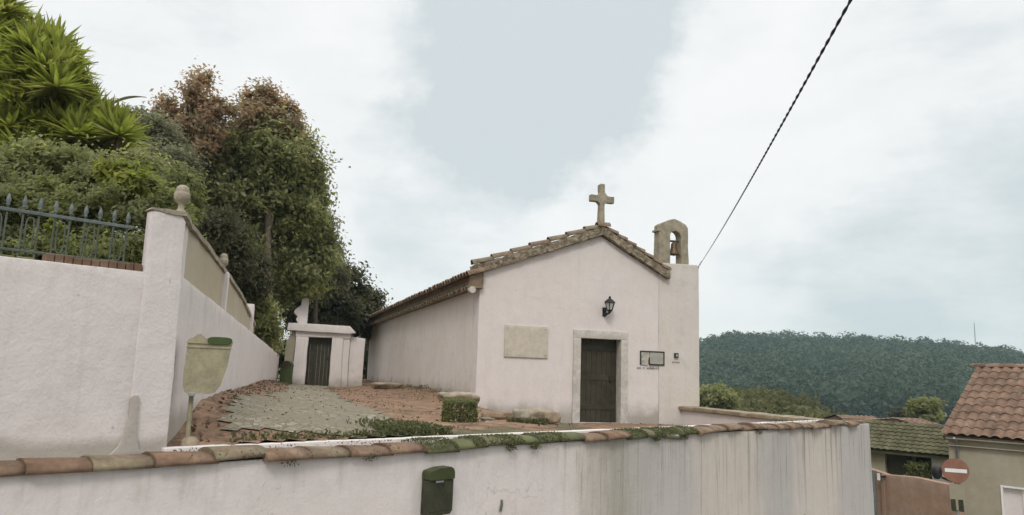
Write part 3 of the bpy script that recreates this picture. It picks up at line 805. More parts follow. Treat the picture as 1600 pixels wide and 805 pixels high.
# nearest eave on the long side: two rows of half-round tiles with a brick course between
mb = MB(); y = -0.12
eb = [Lf(-3.5) - .05, 3.35, 3.08]
mb.box(-3.42, -3.2, -0.10, LEN + .3, 3.26, 3.44, 0.62)
while y < LEN + .3:
    j = lambda a: random.uniform(-a, a)
    half_tile(mb, V((-3.62 + j(.02), y, 3.47 + j(.012))), V((-3.2, y, 3.60)), .12, .105, tint=random.choice([.45, .52, .58, .66]))
    half_tile(mb, V((-3.52 + j(.02), y + .1, 3.14 + j(.015))), V((-3.2, y + .1, 3.20)), .115, .10, tint=random.choice([.45, .52, .6, .72, .8]))
    y += .262
mb.build('eave_tiles', M['tile'], ch)
mb = MB(); mb.tube([(-3.47, -0.135, 3.13), (-3.47, 0.02, 3.13)], .085, 14, .8); mb.build('eave_end_plug', M['pale_stone'], ch)
mb = MB(); mb.prism([(-3.56, 3.20), (-3.2, 3.18), (-3.2, 3.68), (-3.50, 3.62)], -0.12, 0.0, 0.55); rough(mb.build('eave_end', M['tile'], ch), 0.1, .012, 4)
# door
mb = MB()
mb.prism([(-.735, -.05), (-.531, -.05), (-.531, 2.10), (-.735, 2.10)], -0.045, 0.22)
mb.prism([(.602, -.05), (.80, -.05), (.80, 2.10), (.602, 2.10)], -0.045, 0.22)
mb.prism([(-.735, 2.102), (.80, 2.102), (.80, 2.305), (-.735, 2.31)], -0.045, 0.22)
rough(mb.build('door_frame', M['pale_stone'], ch), 0.2, 0.005, 3, 0.012)
mb = MB(); mb.box(-.80, .86, -0.30, 0.35, -0.4, -0.01); rough(mb.build('door_step', M['pale_stone'], ch), 0.15, 0.008, 3, 0.02)
mb = MB()
for k in range(8):
    xx = -.53 + k * 0.1435; mb.box(xx + .002, xx + .1405, 0.26, 0.31, 0.0, 2.11)
door = mb.build('door', M['wood'], ch, 0.004)
mb = MB()
for zz in (.3, 1.05, 1.8):
    mb = MB(); mb.box(-.52, .60, 0.245, 0.262, zz, zz + .13); mb.build('door_ledge', M['wood'], door, 0.006)
mb = MB(); mb.tube([(.42, .25, 1.0), (.42, .20, 1.0), (.42, .20, 1.12), (.42, .25, 1.12)], 0.012, 8); mb.build('door_handle', M['black'], door)
# cross on the gable peak
def flared(mb, pts, y0, y1): mb.prism(pts, y0, y1)
mb = MB()
hw = .068; za_, zb_ = 5.70, 5.87
P_ = [(-hw - .012, 5.0), (hw + .012, 5.0), (hw, za_ - .07), (hw + .06, za_ - .005), (.345, za_ - .01), (.35, zb_ + .0), (hw + .09, zb_ - .002), (hw + .01, zb_ + .09), (hw + .004, 6.17), (hw - .02, 6.19), (-hw + .02, 6.19), (-hw - .004, 6.17), (-hw, zb_ + .06), (-hw - .06, zb_), (-.33, zb_ + .005), (-.325, za_ + .0), (-hw - .06, za_), (-hw, za_ - .07)]
mb.prism(P_, -0.06, 0.10)
rough(mb.build('cross', M['stone'], ch), 0.06, 0.006, 5, 0.014)
# bell gable
mb = MB()
arc = [(2.25 + .165 * math.cos(a), 4.98 + .165 * math.sin(a)) for a in np.linspace(math.pi, 0, 13)]
z0 = 4.19
P_ = [(1.73, z0), (2.085, z0)] + arc + [(2.415, z0), (2.66, z0), (2.64, 5.26), (2.58, 5.35), (2.40, 5.43), (2.23, 5.475), (2.05, 5.43), (1.84, 5.34), (1.745, 5.27)]
mb.prism(P_, 0.02, 0.30)
bg = rough(mb.build('bell_gable', M['stone'], ch), 0.1, 0.010, 3, 0.014)
mb = MB(); mb.box(1.69, 1.80, 0.0, 0.32, 5.09, 5.15); mb.build('impost', M['stone'], bg, 0.01)
mb = MB(); mb.lathe([(0, .335), (.05, .33), (.075, .30), (.085, .2), (.10, .12), (.135, .03), (.145, 0), (.125, 0), (.08, .12), (0, .25)], (2.27, 0.15, 4.50), 20)
mb.tube([(2.10, .15, 4.875), (2.41, .15, 4.875)], .03, 8); mb.tube([(2.27, .15, 4.83), (2.27, .15, 4.9)], .035, 8); mb.tube([(2.27, .15, 4.6), (2.27, .15, 4.47)], .022, 8)
mb.build('bell', M['bronze'], bg)
# cable bracket on the corner
mb = MB(); mb.tube([(2.90, .1, 4.16), (2.99, .06, 4.17), (2.99, .06, 4.24)], .014, 8); mb.build('cable_bracket', M['black'], ch)

# lantern over the door
lx, lz = 0.17, 4.16 - 1.45
lan = thing('wall_lantern', 'black hexagonal lantern on a bracket above the chapel door', 'lantern', CH_O + CF * lx + V((0, 0, lz + .02)), ROTC); lan.scale = (.92, .92, .92)
yc = -0.24
mb = MB(); mb.lathe([(.055, .11), (.075, .12), (.135, .315), (.150, .318)], (0, yc, 0), 6, smooth=False); mb.build('glazing', M['glass'], lan)
mb = MB()
for k in range(6):
    a = math.pi / 3 * k; mb.tube([(.077 * math.cos(a), yc + .077 * math.sin(a), .115), (.145 * math.cos(a), yc + .145 * math.sin(a), .32)], .011, 6)
mb.lathe([(.03, .06), (.085, .10), (.085, .125), (.05, .13)], (0, yc, 0), 6, smooth=False)
mb.build('frame', M['black'], lan)
mb = MB(); mb.lathe([(.165, .315), (.17, .335), (.10, .40), (.04, .435), (.03, .455), (.045, .47), (.03, .50), (0, .505)], (0, yc, 0), 6, smooth=False); mb.build('lamp_cap', M['black'], lan)
mb = MB(); mb.tube([(-.05, 0.0, -.02), (-.05, -.04, -.015), (-.04, -.14, .0), (-.01, yc, .04), (0, yc, .08)], [.05, .035, .026, .03, .045], 8)
mb.tube([(-.05, -.02, .16), (-.06, -.09, .10), (-.05, -.12, .03)], .02, 6); mb.box(-.11, .01, -.02, .0, -.05, .20)
mb.build('bracket', M['black'], lan)

# plaques
pq = thing('stone_plaque', 'large plain beige stone plaque on the chapel front left of the door', 'plaque', CH_O + CF * -2.0 + V((0, 0, 1.55)), ROTC)
mb = MB(); mb.box(-.57, .57, -0.035, 0.006, 0, .78); rough(mb.build('slab', M['marble'], pq), 0.12, 0.004, 4, 0.008)
mb = MB()
for sx in (-.5, .5):
    for sz in (.07, .71): mb = MB(); mb.tube([(sx, -.03, sz), (sx, -.046, sz)], .014, 8); mb.build('fixing_stud', M['stone'], pq)
tp = thing('tile_panel', 'framed pair of glazed tiles on the chapel front right of the door', 'tile panel', CH_O + CF * 1.52 + V((0, 0, 1.485)), ROTC)
mb = MB()
mb.box(-.355, .355, -.042, .004, .335, .365); mb.box(-.355, -.33, -.042, .004, 0, .333); mb.box(.33, .355, -.042, .004, 0, .333); mb.box(-.085, .328, -.042, .004, 0, .028); mb.box(-.105, -.08, -.042, .004, 0.03, .2)
mb.build('frame', M['black'], tp, 0.004)
mb = MB(); mb.prism([(-.325, .01), (-.14, -.02), (-.11, .18), (-.10, .333), (-.325, .333)], -.028, .004); mb.build('picture_tile', M['picture_tile'], tp, 0.004)
mb = MB(); mb.box(-.078, .326, -.03, .004, .03, .333); mb.build('plain_tile', M['grey_tile'], tp, 0.004)
def scrawl(name, x0, x1, z, h, parent, gaps=()):
    """worn painted letters nobody can read any more: short uneven strokes"""
    mb = MB(); x = x0
    while x < x1:
        w = random.uniform(.016, .034)
        if not any(a < x < b for a, b in gaps):
            hh = h * random.choice([.6, .62, 1.0, .6])
            mb.box(x, x + .009, -.0145, .002, z, z + hh); mb.box(x, x + w, -.0138, .002, z + hh - .012, z + hh - .003)
            if random.random() < .5: mb.box(x + w - .006, x + w + .003, -.0150, .002, z, z + hh - .014)
        x += w + .014
    return mb.build(name, M['letter'], parent)
for a_, b_ in ((-.44, -.34), (-.27, -.22), (-.15, .30)): scrawl('worn_lettering', a_, b_, -.105, .07, tp)
mt_ = thing('meter_box', 'tiny black box on the chapel front near its right corner', 'wall box', CH_O + CF * 2.225 + V((0, 0, 1.70)), ROTC)
mb = MB(); mb.box(-.055, .055, -.07, -.014, 0, .125); mb.build('case', M['black'], mt_, 0.006)
mb = MB(); mb.box(-.022, .022, -.074, -.07, .035, .09); mb.build('window', M['glass'], mt_)
scrawl('worn_lettering', -.11, .12, -.13, .05, thing('painted_number', 'faint worn painted letters on the chapel front under the tiny black box', 'lettering', CH_O + CF * 2.225 - CD * 0.0135 + V((0, 0, 1.70)), ROTC))

# ------------------------------------------------------------------ old gate at the top of the lane
GY = 27.5
g0 = at(455, 602, GY); GZ = yard_z(at(500, 602, GY).x, GY) - 0.03
gate = thing('stone_gateway', 'weathered white stone gateway with a dark door at the end of the lane', 'gateway', (g0.x, g0.y, GZ), R(14))
GO = V((g0.x, g0.y, 0)); GD = V((math.cos(R(14)), math.sin(R(14)), 0)); GAZ = math.pi / 2 - R(14)
def gu(px, py):
    p = onv(px, py, GO, GAZ); return ((p - GO).dot(GD), p.z - GZ)
dl, dr = gu(479, 560)[0], gu(517, 560)[0]
dtop = gu(498, 527)[1]
lt0, lt1 = gu(449, 512)[0], gu(551, 517)[0]
ctop = gu(500, 507)[1]; cbot = gu(500, 520)[1]
pr1 = gu(546, 560)[0]
mb = MB(); mb.prism([(0.0, -.3), (dl - .03, -.3), (dl, 0.05), (dl + .02, dtop), (0.03, dtop)], 0, .55); rough(mb.build('left_jamb', M['gate'], gate), .15, .02, 1.8, .04)
mb = MB(); mb.prism([(dr - .02, -.3), (dr + .42, -.3), (dr + .42, dtop), (dr, dtop)], 0, .55); rough(mb.build('right_jamb', M['gate'], gate), .15, .02, 1.8, .04)
mb = MB(); mb.prism([(dr + .40, -.3), (pr1, -.3), (pr1 - .02, dtop + .1), (dr + .40, dtop + .1)], .06, .6); rough(mb.build('right_pier', M['gate'], gate), .15, .02, 1.8, .05)
mb = MB(); mb.prism([(0.02, dtop - .005), (pr1, dtop - .005), (pr1 + .02, cbot + .05), (0.0, cbot + .05)], .012, .58); rough(mb.build('lintel', M['gate'], gate), .15, .015, 1.8, .03)
mb = MB(); mb.prism([(lt0, cbot + .03), (lt1 - .15, cbot), (lt1 + .12, cbot + .05), (lt1 - .12, ctop - .02), (lt0 + .02, ctop)], -.12, .7); rough(mb.build('cornice', M['gate'], gate), .15, .018, 1.8, .03)
mb = MB()
for k in range(7):
    w_ = (dr - dl + .06) / 7; mb.box(dl - .03 + k * w_, dl - .03 + (k + 1) * w_ - .006, .30, .35, 0, dtop)
gd = mb.build('door', M['wood'], gate, .004)
mb = MB(); mb.tube([(dr - .12, .29, 1.0), (dr - .12, .24, 1.0), (dr - .12, .24, 1.15), (dr - .12, .29, 1.15)], .014, 8); mb.build('door_handle', M['black'], gd)
wr = gu(566, 600)[0]; wt = gu(556, 526)[1]
mb = MB(); mb.prism([(pr1 - .01, -.3), (wr, -.3), (wr + .02, wt - .05), (pr1 - .01, wt)], .15, .55); rough(mb.build('wing_wall', M['gate'], gate), .2, .015, 1.5, .03)
b0 = gu(441, 590)[0]; bt = gu(450, 520)[1]
mb = MB(); mb.prism([(b0, -.3), (0.0, -.3), (0.03, bt + .15), (-.12, bt + .05), (b0 + .03, bt - .35)], .10, .8); rough(mb.build('buttress', M['khaki_wall'], gate), .15, .02, 1.8, .05)
sa, sb = gu(459, 487)[0], gu(480, 500)[0]; szt = gu(470, 465)[1]
mb = MB()
h_ = szt - ctop
mb.prism([(sb - .30, ctop - .03), (sb, ctop - .03), (sb + .01, szt - .06), (sb - .03, szt), (sb - .24, szt), (sb - .27, szt - .3 * h_), (sa + .02, szt - .48 * h_), (sa, szt - .58 * h_), (sa + .14, szt - .72 * h_), (sb - .42, szt - .84 * h_)], .10, .42)
rough(mb.build('broken_finial', M['gate'], gate), .1, .02, 3, .03)

gb = at(446, 603, GY - 1.1); gz = yard_z(gb.x, gb.y)
wb = thing('wheeled_bin', 'small dark green bin with a rounded lid beside the stone gateway', 'bin', (gb.x, gb.y, gz), R(8))
k = GY / FPX
w_, h_ = 18 * k / 2 * .9, (603 - 572) * k
mb = MB(); mb.prism([(-w_ * .92, 0.02), (w_ * .92, 0.02), (w_, h_ * .84), (-w_, h_ * .84)], -.22, .22); mb.build('body', M['bin_green'], wb, .03, 3)
mb = MB(); mb.prism([(-w_ * 1.04, h_ * .845), (w_ * 1.04, h_ * .845), (w_ * .98, h_ * .95), (w_ * .6, h_ * 1.08), (0, h_ * 1.13), (-w_ * .6, h_ * 1.08), (-w_ * .98, h_ * .95)], -.24, .25); mb.build('lid', M['mailbox'], wb, .03, 3)
for sx in (-1, 1):
    mb = MB(); mb.tube([(sx * w_ * .9 - .02, .2, .06), (sx * w_ * .9 + .02, .2, .06)], .06, 12); mb.build('wheel', M['black'], wb)

# ------------------------------------------------------------------ rocks, planter and side parapet round the chapel foot
def rock(px, py, Y, wpx, hpx, label, tint, squash=0.8):
    c = at(px, py, Y); k = (c - EYE).dot(FWD) / FPX; w, h = wpx * k / 2, hpx * k
    import bmesh
    bm = bmesh.new(); bmesh.ops.create_icosphere(bm, subdivisions=3, radius=1.0)
    off = V((px * .13, Y, hpx))
    for v in bm.verts:
        d = v.co.copy(); f = 1 + .30 * noise.noise(d * 1.3 + off) + .12 * noise.noise(d * 4 + off)
        d = V((max(-.8, min(.8, d.x)), max(-.8, min(.8, d.y)), max(-.72, min(.72, d.z)))) * f
        v.co = V((d.x * w * 1.2, d.y * w * squash, (d.z + .55) * h * .72))
    me = bpy.data.meshes.new('rock'); bm.to_mesh(me); bm.free()
    me.attributes.new('tint', 'FLOAT', 'FACE').data.foreach_set('value', np.full(len(me.polygons), tint, np.float32))
    me.polygons.foreach_set('use_smooth', [True] * len(me.polygons)); me.materials.append(M['rock'])
    o = link(bpy.data.objects.new('rock', me)); o.location = c; o.rotation_euler = (0, 0, ROTC)
    tag(o, label, 'rock', 'rough stones along the chapel foot'); return o
rock(790, 656, 12.2, 74, 13, 'long flat brown stone lying between the clipped shrub and the pale planting bed', .15)
rock(716, 626, 14.2, 62, 14, 'pale slab stone lying behind the clipped shrub at the chapel corner', .75)
rock(838, 655, 12.0, 60, 16, 'broad sandy stone edging the planting bed beside the chapel door', .6)
rock(861, 659, 11.7, 30, 16, 'rounded brown stone at the right end of the planting bed, nearest the chapel door', .3)
rock(812, 656, 11.7, 26, 17, 'upright greyish stone at the left end of the small planting bed', .8)
rock(605, 607, 25, 44, 10, 'low flat stone in the leaf litter along the chapel long side wall', .55)

c = at(824, 668, 11.1); sh = thing('bedding_plants', 'low dark green plants filling the planting bed beside the chapel door', 'plant', c)
P = np.stack([rng.uniform(-.30, .30, 700), rng.uniform(-.12, .15, 700), rng.uniform(-.10, .13, 700)], 1)
leaf_mesh('leaves', P, .07, L['dark'], sh, up=.6)
for k in range(9): mb = MB(); xx = -.26 + k * .065; mb.tube([(xx, 0, -.4), (xx + random.uniform(-.03, .03), .0, .06)], .006, 5); mb.build('stem', M['bark'], sh)

c = at(717, 674, 10.6); k_ = 10.6 / FPX; cz = c.z - .12
bx = thing('clipped_shrub', 'square clipped green shrub standing behind the street wall near the chapel corner', 'shrub', (c.x, c.y, cz), ROTW * .5)
n = 5200
q = rng.uniform(-1, 1, (n, 3)); f = rng.integers(0, 5, n)
for i in range(n):
    if f[i] < 2: q[i, 0] = (-1, 1)[f[i]] * rng.uniform(.85, 1.04)
    elif f[i] < 4: q[i, 1] = (-1, 1)[f[i] - 2] * rng.uniform(.85, 1.04)
    else: q[i, 2] = rng.uniform(.86, 1.06)
q *= (1 - .05 * (np.abs(q[:, [0]] * q[:, [1]]) + np.abs(q[:, [2]]) * (np.abs(q[:, [0]]) + np.abs(q[:, [1]])) * .6)); q += rng.normal(size=q.shape) * .05
P = q * np.array([.215, .20, .28]) + np.array([0, 0, .27])
leaf_mesh('crown', P, .040, L['hedge'], bx, np.clip(rng.normal(.3, .2, n), 0, .8), out_dir=q * .8)
mb = MB(); mb.tube([(0, 0, -.2), (0, 0, .2), (.02, 0, .5)], [.03, .025, .01], 8)
for k in range(8):
    a = k * .8; mb.tube([(0, 0, .1), (.12 * math.cos(a), .12 * math.sin(a), .35)], .008, 5)
mb.build('trunk', M['bark'], bx)
# creeping weeds left of the shrub and along the inner edge
pts = []
for _ in range(1900):
    s_ = random.uniform(4.6, 5.45); q_ = 6.48 + abs(random.gauss(0, .40)); p = WDIR * s_ + NDIR * q_
    if fbm(p.x, p.y, 1.6) < -.15 - .25 * (s_ < 5.6): continue
    u, tt_ = chapel_uv(p)
    if u > -.9 and random.random() < .8: continue
    pts.append((p.x, p.y, yard_z(p.x, p.y) + random.uniform(0, .09)))
for _ in range(1800):
    y_ = random.uniform(0.3, 12); p = CH_O + CD * y_ - CF * (3.3 + abs(random.gauss(0, .25)))
    if fbm(p.x, p.y, 2) < 0: continue
    pts.append((p.x, p.y, yard_z(p.x, p.y) + random.uniform(0, .10)))
for _ in range(500):
    s_ = random.uniform(2.9, 4.8); q_ = 6.47 + abs(random.gauss(0, .10)); p = WDIR * s_ + NDIR * q_
    pts.append((p.x, p.y, yard_z(p.x, p.y) + random.uniform(-.01, .05)))
o = leaf_mesh('weeds', np.array(pts), .045, L['moss'], None, rng.uniform(0, .8, len(pts)), up=1.0); tag(o, kind='stuff')
# dead leaves on the bank
pts = []
for _ in range(2400):
    a_ = random.uniform(.3, 20); b_ = abs(random.gauss(0, 1.2)) + .05; p = RC + RD * a_ - RN * b_
    if not in_yard(p) or (in_poly(p, PATH) and random.random() < .85): continue
    pts.append((p.x, p.y, yard_z(p.x, p.y) + .012))
for _ in range(1900):
    x_, y_ = random.uniform(-6, 6), random.uniform(7, 32); p = V((x_, y_, 0))
    if not in_yard(p) or (in_poly(p, PATH) and random.random() < .8) or fbm(x_, y_, .7) < -.1: continue
    pts.append((x_, y_, yard_z(x_, y_) + .012))
L['dead'] = leaf_mat('dead_leaves', [(0, (0.09, 0.06, 0.04)), (.5, (0.16, 0.105, 0.068)), (1, (0.24, 0.18, 0.125))], .8, .1)
o = leaf_mesh('fallen_leaves', np.array(pts), .06, L['dead'], None, up=0); tag(o, kind='stuff')

# white block next to the shrub
c = at(760, 671, 10.9); kb = thing('kerb_block', 'small squared pale block between the clipped shrub and the flat brown stone', 'stone block', (c.x, c.y, c.z - .12), ROTC)
mb = MB(); mb.box(-.07, .07, -.12, .12, 0, .26); rough(mb.build('block', M['pale_stone'], kb), .06, .008, 5, .02)
mb = MB(); mb.box(-.085, .085, -.13, .13, .262, .285); rough(mb.build('cap', M['rock'], kb), .06, .008, 5, .008)

# churchyard side parapet with broad sloping coping
a, b = PCH, PEND + WDIR * -0.25 + NDIR * 0.55
e = b - a; e.z = 0; ln = e.length; ang = math.atan2(e.y, e.x)
pp = thing('side_parapet', 'low parapet with a broad tan coping between the chapel corner and the street wall end', 'wall', (a.x, a.y, 0), ang)
mb = MB(); mb.prism([(-.1, -3.0), (ln, -3.0), (ln, 1.74), (-.1, 1.79)], -.22, .22); rough(mb.build('plaster_body', M['gate'], pp), .25, .012, 1.3, .01)
mb = MB(); mb.prism([(-.12, 1.795), (ln + .1, 1.745), (ln + .1, 1.835), (-.12, 1.895)], -.30, .28, .5); rough(mb.build('coping', M['rock'], pp), .14, .016, 2.2, .02)

# pale inner kerb below the coping on the yard side
ik = thing('inner_kerb', 'pale plastered kerb running under the parapet inside the churchyard, right of the door', 'kerb', WALL_O + WDIR * 9.0, ROTW)
mb = MB(); mb.prism([(0.8, 1.2), (6.6, 1.2), (6.6, 1.80), (0.8, 1.73)], .9, 1.25); rough(mb.build('kerb', M['white'], ik), .2, .012, 2, .02)

# ------------------------------------------------------------------ power cable
A0 = CH_O + CF * 2.99 - CD * -0.05 + V((0, 0, 4.22)); A0 = V((A0.x, A0.y, 1.45 + 4.22))
B0 = at(1336, -12, 4.6)
dirc = (B0 - A0); END = A0 + dirc * 1.9 + V((0, 0, 1.2))
cb = thing('power_cable', 'black twisted cable from the chapel corner rising out over the street', 'cable', A0)
path = []
for k in range(900):
    f_ = k / 899 * 1.9; p = dirc * f_
    sag = -0.20 * math.sin(min(f_, 1) * math.pi) if f_ <= 1 else 0.9 * (f_ - 1) ** 2
    path.append(p + V((0, 0, sag * .35)))
for f_ in (.03, .06):
    mb = MB(); q_ = dirc * f_; mb.tube([q_ - dirc.normalized() * .05, q_ + dirc.normalized() * .05], .02, 8); mb.build('cable_clamp', M['steel'], cb)
for ph in (0, math.pi):
    pts = []
    dd = dirc.normalized(); s1 = dd.orthogonal().normalized(); s2 = dd.cross(s1)
    tot = 0
    for k, p in enumerate(path):
        if k: tot += (p - path[k - 1]).length
        w = tot / .34 * 2 * math.pi + ph
        pts.append(p + (s1 * math.cos(w) + s2 * math.sin(w)) * (.0036 + .0028 * min(1, k / 380)))
    mb = MB(); mb.tube(pts, [.0038 + .0029 * min(1, k / 380) for k in range(len(pts))], 5); mb.build('cable_strand', M['cable'], cb)

# ------------------------------------------------------------------ right hand hamlet, down the street
AZH = R(-42.0); HD, HE = hdir(AZH), hdir(AZH + math.pi / 2)
def house_pt(E0, az, px, py): return onv(px, py, E0, az)
def tile_roof(mb, e0, e1, r0, r1, pitch, tint, courses=9, amp=.05):
    """corrugated stepped roof plane between eave e0-e1 and ridge r0-r1"""
    nL = int((e1 - e0).length / pitch * 8)
    up = (e1 - e0).cross(r0 - e0).normalized()
    if up.z < 0: up = -up
    rows = []
    for c in range(courses): rows += [(c / courses, .03), ((c + 1) / courses - .002, .0)]
    def fn(i, q):
        v, h = rows[q]; f_ = i / nL
        p = e0.lerp(e1, f_).lerp(r0.lerp(r1, f_), v)
        return p + up * (h + amp * abs(math.sin(math.pi * i / 8)) + .012 * noise.noise(p * 1.7))
    mb.grid(fn, list(range(nL + 1)), list(range(len(rows))), tint, False)

E0 = at(1475, 678, 24.0)
hz = land_z(E0.x, E0.y) - .3
th_ = thing('house', 'khaki house with a brown tile roof at the right edge behind the no entry sign', 'house', (E0.x, E0.y, hz), math.pi / 2 - AZH)
# local frame: x along HD (away, left), y = 90 deg left of that = -HE
def hl(p): d = p - V((E0.x, E0.y, hz)); return V((d.dot(HD), -d.dot(HE), d.z))
rp_ = onv(1531, 574, E0, AZH + math.pi / 2)
half = (rp_ - E0).dot(HE); ez = E0.z - hz; rz_ = rp_.z - hz
LH = 11.0
wi = .22
def wallprism(name, poly, x0, x1, mat):
    mb = MB(); mb.prism(poly, x0, x1, axes='yz'); return mb.build(name, mat, th_)
wallprism('gable_wall', [(-wi, 0), (-wi, ez - .1), (-half, rz_ - .18), (-2 * half + wi, ez - .1), (-2 * half + wi, 0)][::-1], -.32, -.04, M['khaki_wall'])
wallprism('gable_wall', [(-wi, 0), (-wi, ez - .1), (-half, rz_ - .18), (-2 * half + wi, ez - .1), (-2 * half + wi, 0)][::-1], -LH, -LH + .28, M['khaki_wall'])
# street front with a window opening near the edge of the picture
w0 = hl(onv(1563, 758, E0 + HE * wi, AZH)); 
wx1, wtop = w0.x, w0.z; wx0 = wx1 - 1.15; wbot = wtop - 1.35
mb = MB()
mb.box(wx1, -.321, -wi - .3, -wi, 0, ez - .08); mb.box(-LH + .281, wx0, -wi - .3, -wi, 0, ez - .08)
mb.box(wx0 + .001, wx1 - .001, -wi - .3, -wi, 0, wbot); mb.box(wx0 + .001, wx1 - .001, -wi - .3, -wi, wtop, ez - .08)
mb.build('street_wall', M['khaki_wall'], th_)
mb = MB(); mb.box(-LH + .281, -.321, -2 * half + wi, -2 * half + wi + .3, 0, ez - .08); mb.build('rear_wall', M['khaki_wall'], th_)
mb = MB(); mb.box(-LH, -.05, -.20, -.10, ez - .36, ez - .33); mb.box(-LH, -.02, -wi - .02, -.02, ez - .15, ez - .06); mb.build('eave_moulding', M['khaki_wall'], th_, .01)
mb = MB()
mb.box(wx0 + .004, wx1 - .004, -wi - .14, -wi - .10, wbot + .004, wtop - .004)
win = mb.build('window', M['white'], th_)
mb = MB()
fw = .06
mb.box(wx0 + .004, wx0 + fw, -wi - .098, -wi + .03, wbot, wtop); mb.box(wx1 - fw, wx1 - .004, -wi - .098, -wi + .03, wbot, wtop)
mb.box(wx0 + fw + .002, wx1 - fw - .002, -wi - .098, -wi + .03, wtop - fw, wtop - .004); mb.box((wx0 + wx1) / 2 - .03, (wx0 + wx1) / 2 + .03, -wi - .099, -wi - .06, wbot + .01, wtop - fw - .002)
mb.build('frame', M['sign_white'], win, .006)
mb = MB(); mb.box(wx0 - .08, wx1 + .08, -wi - .05, -wi + .09, wbot - .08, wbot - .002); mb.build('sill', M['pale_stone'], win, .008)
mb = MB()
e0l, e1l = V((-LH - .2, .06, ez - .03)), V((.06, .06, ez - .03)); r0l, r1l = V((-LH - .2, -half, rz_)), V((.06, -half, rz_))
tile_roof(mb, e0l, e1l, r0l, r1l, .30, .42, 10, .07)
tile_roof(mb, V((.06, -2 * half - .06, ez - .03)), V((-LH - .2, -2 * half - .06, ez - .03)), r1l, r0l, .30, .42, 10, .07)
mb.prism([(.0, ez - .08), (-half, rz_ - .05), (-2 * half, ez - .08), (-2 * half + .1, ez - .16), (-half, rz_ - .16), (-.1, ez - .16)][::-1], -LH - .18, .05, .1, axes='yz')
rfo = mb.build('roof', M['roof'], th_)
mb = MB(); mb.tube([(-.30, -wi + .05, .1), (-.30, -wi + .05, ez - .22), (-.30, .05, ez - .10)], .04, 8); mb.build('downpipe', M['steel'], th_)
mb = MB(); x = -LH - .2
while x < 0: half_tile(mb, V((x, -half, rz_ + .02)), V((x + .46, -half, rz_ + .01)), .13, .12, tint=random.uniform(.3, .7)); x += .44
mb.build('ridge_tiles', M['roof'], rfo)

# low outbuilding with a mossy roof
Q0 = at(1478, 712, 29.0); qz = land_z(Q0.x, Q0.y) - .3
lb = thing('outbuilding', 'low outbuilding with a mossy green tile roof, dark openings and a white end wall', 'outbuilding', (Q0.x, Q0.y, qz), math.pi / 2 - AZH)
def ql(p): d = p - V((Q0.x, Q0.y, qz)); return V((d.dot(HD), -d.dot(HE), d.z))
qr = ql(onv(1478, 667, Q0, AZH + math.pi / 2)); 
qh, qrz, qez = max(1.2, -qr.y), qr.z, Q0.z - qz
qpl = Q0 + HE * .25
def qx(px, py): return ql(onv(px, py, qpl, AZH))
A1, A2, A3 = qx(1383, 720).x, qx(1419, 720).x, qx(1455, 720).x
LQ = qx(1340, 700).x
mb = MB(); tile_roof(mb, V((-.3, .15, qez)), V((LQ + 1.0, .15, qez)), V((-.3, -qh, qrz)), V((LQ + 1.0, -qh, qrz)), .26, .5, 8, .05)
tile_roof(mb, V((LQ + 1.0, -2 * qh, qez)), V((-.3, -2 * qh, qez)), V((LQ + 1.0, -qh, qrz)), V((-.3, -qh, qrz)), .26, .5, 8, .05)
mb.prism([(.1, qez - .05), (-qh, qrz - .05), (-2 * qh, qez - .05), (-2 * qh, qez - .14), (-qh, qrz - .14), (.1, qez - .14)][::-1], -.28, LQ + .98, .1, axes='yz')
mb.build('roof', M['moss_roof'], lb)
mb = MB(); mb.box(-.2, A3, -.5, -.25, 0, qez - .1); mb.build('end_wall', M['white'], lb)
mb = MB(); mb.box(A1, LQ + .8, -.5, -.25, 0, qez - .1); mb.build('front_wall', M['khaki_wall'], lb)
mb = MB(); mb.box(-.2, LQ + .8, -2 * qh + .1, -2 * qh + .35, 0, qez - .1); mb.build('rear_wall', M['khaki_wall'], lb)
mb = MB(); mb.box(A3 - .002, A1 + .002, -.5, -.25, qez - .16, qez - .08); mb.box(A2 - .05, A2 + .05, -.48, -.26, 0, qez - .162); mb.build('opening_frame', M['wood'], lb)
mb = MB(); mb.box(A2 + .051, A1 - .001, -.46, -.42, 0, qez - .163); mb.build('dark_shutter', M['wood'], lb)
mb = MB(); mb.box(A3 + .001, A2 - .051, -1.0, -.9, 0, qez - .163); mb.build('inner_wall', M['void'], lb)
# shrub growing in the opening
c = qpl + HD * ((A2 + A3) / 2) - HE * .15; c.z = land_z(c.x, c.y)
wv = (A2 - A3) * .5
bsz = Q0.z - .34 - c.z
P = np.stack([rng.normal(0, wv * .5, 2200), rng.normal(0, .16, 2200), rng.uniform(.1, bsz, 2200)], 1)
P[:, 0] = np.clip(P[:, 0], -wv * .92, wv * .92)
sb_ = thing('doorway_shrub', 'bright green shrub growing in the dark opening of the low outbuilding', 'shrub', c, math.pi / 2 - AZH)
leaf_mesh('crown', P, .13, L['hedge'], sb_, rng.uniform(.3, .8, 2200))
mb = MB(); mb.tube([(0, 0, -.2), (0, 0, bsz * .8)], [.05, .02], 7); mb.build('trunk', M['bark'], sb_)

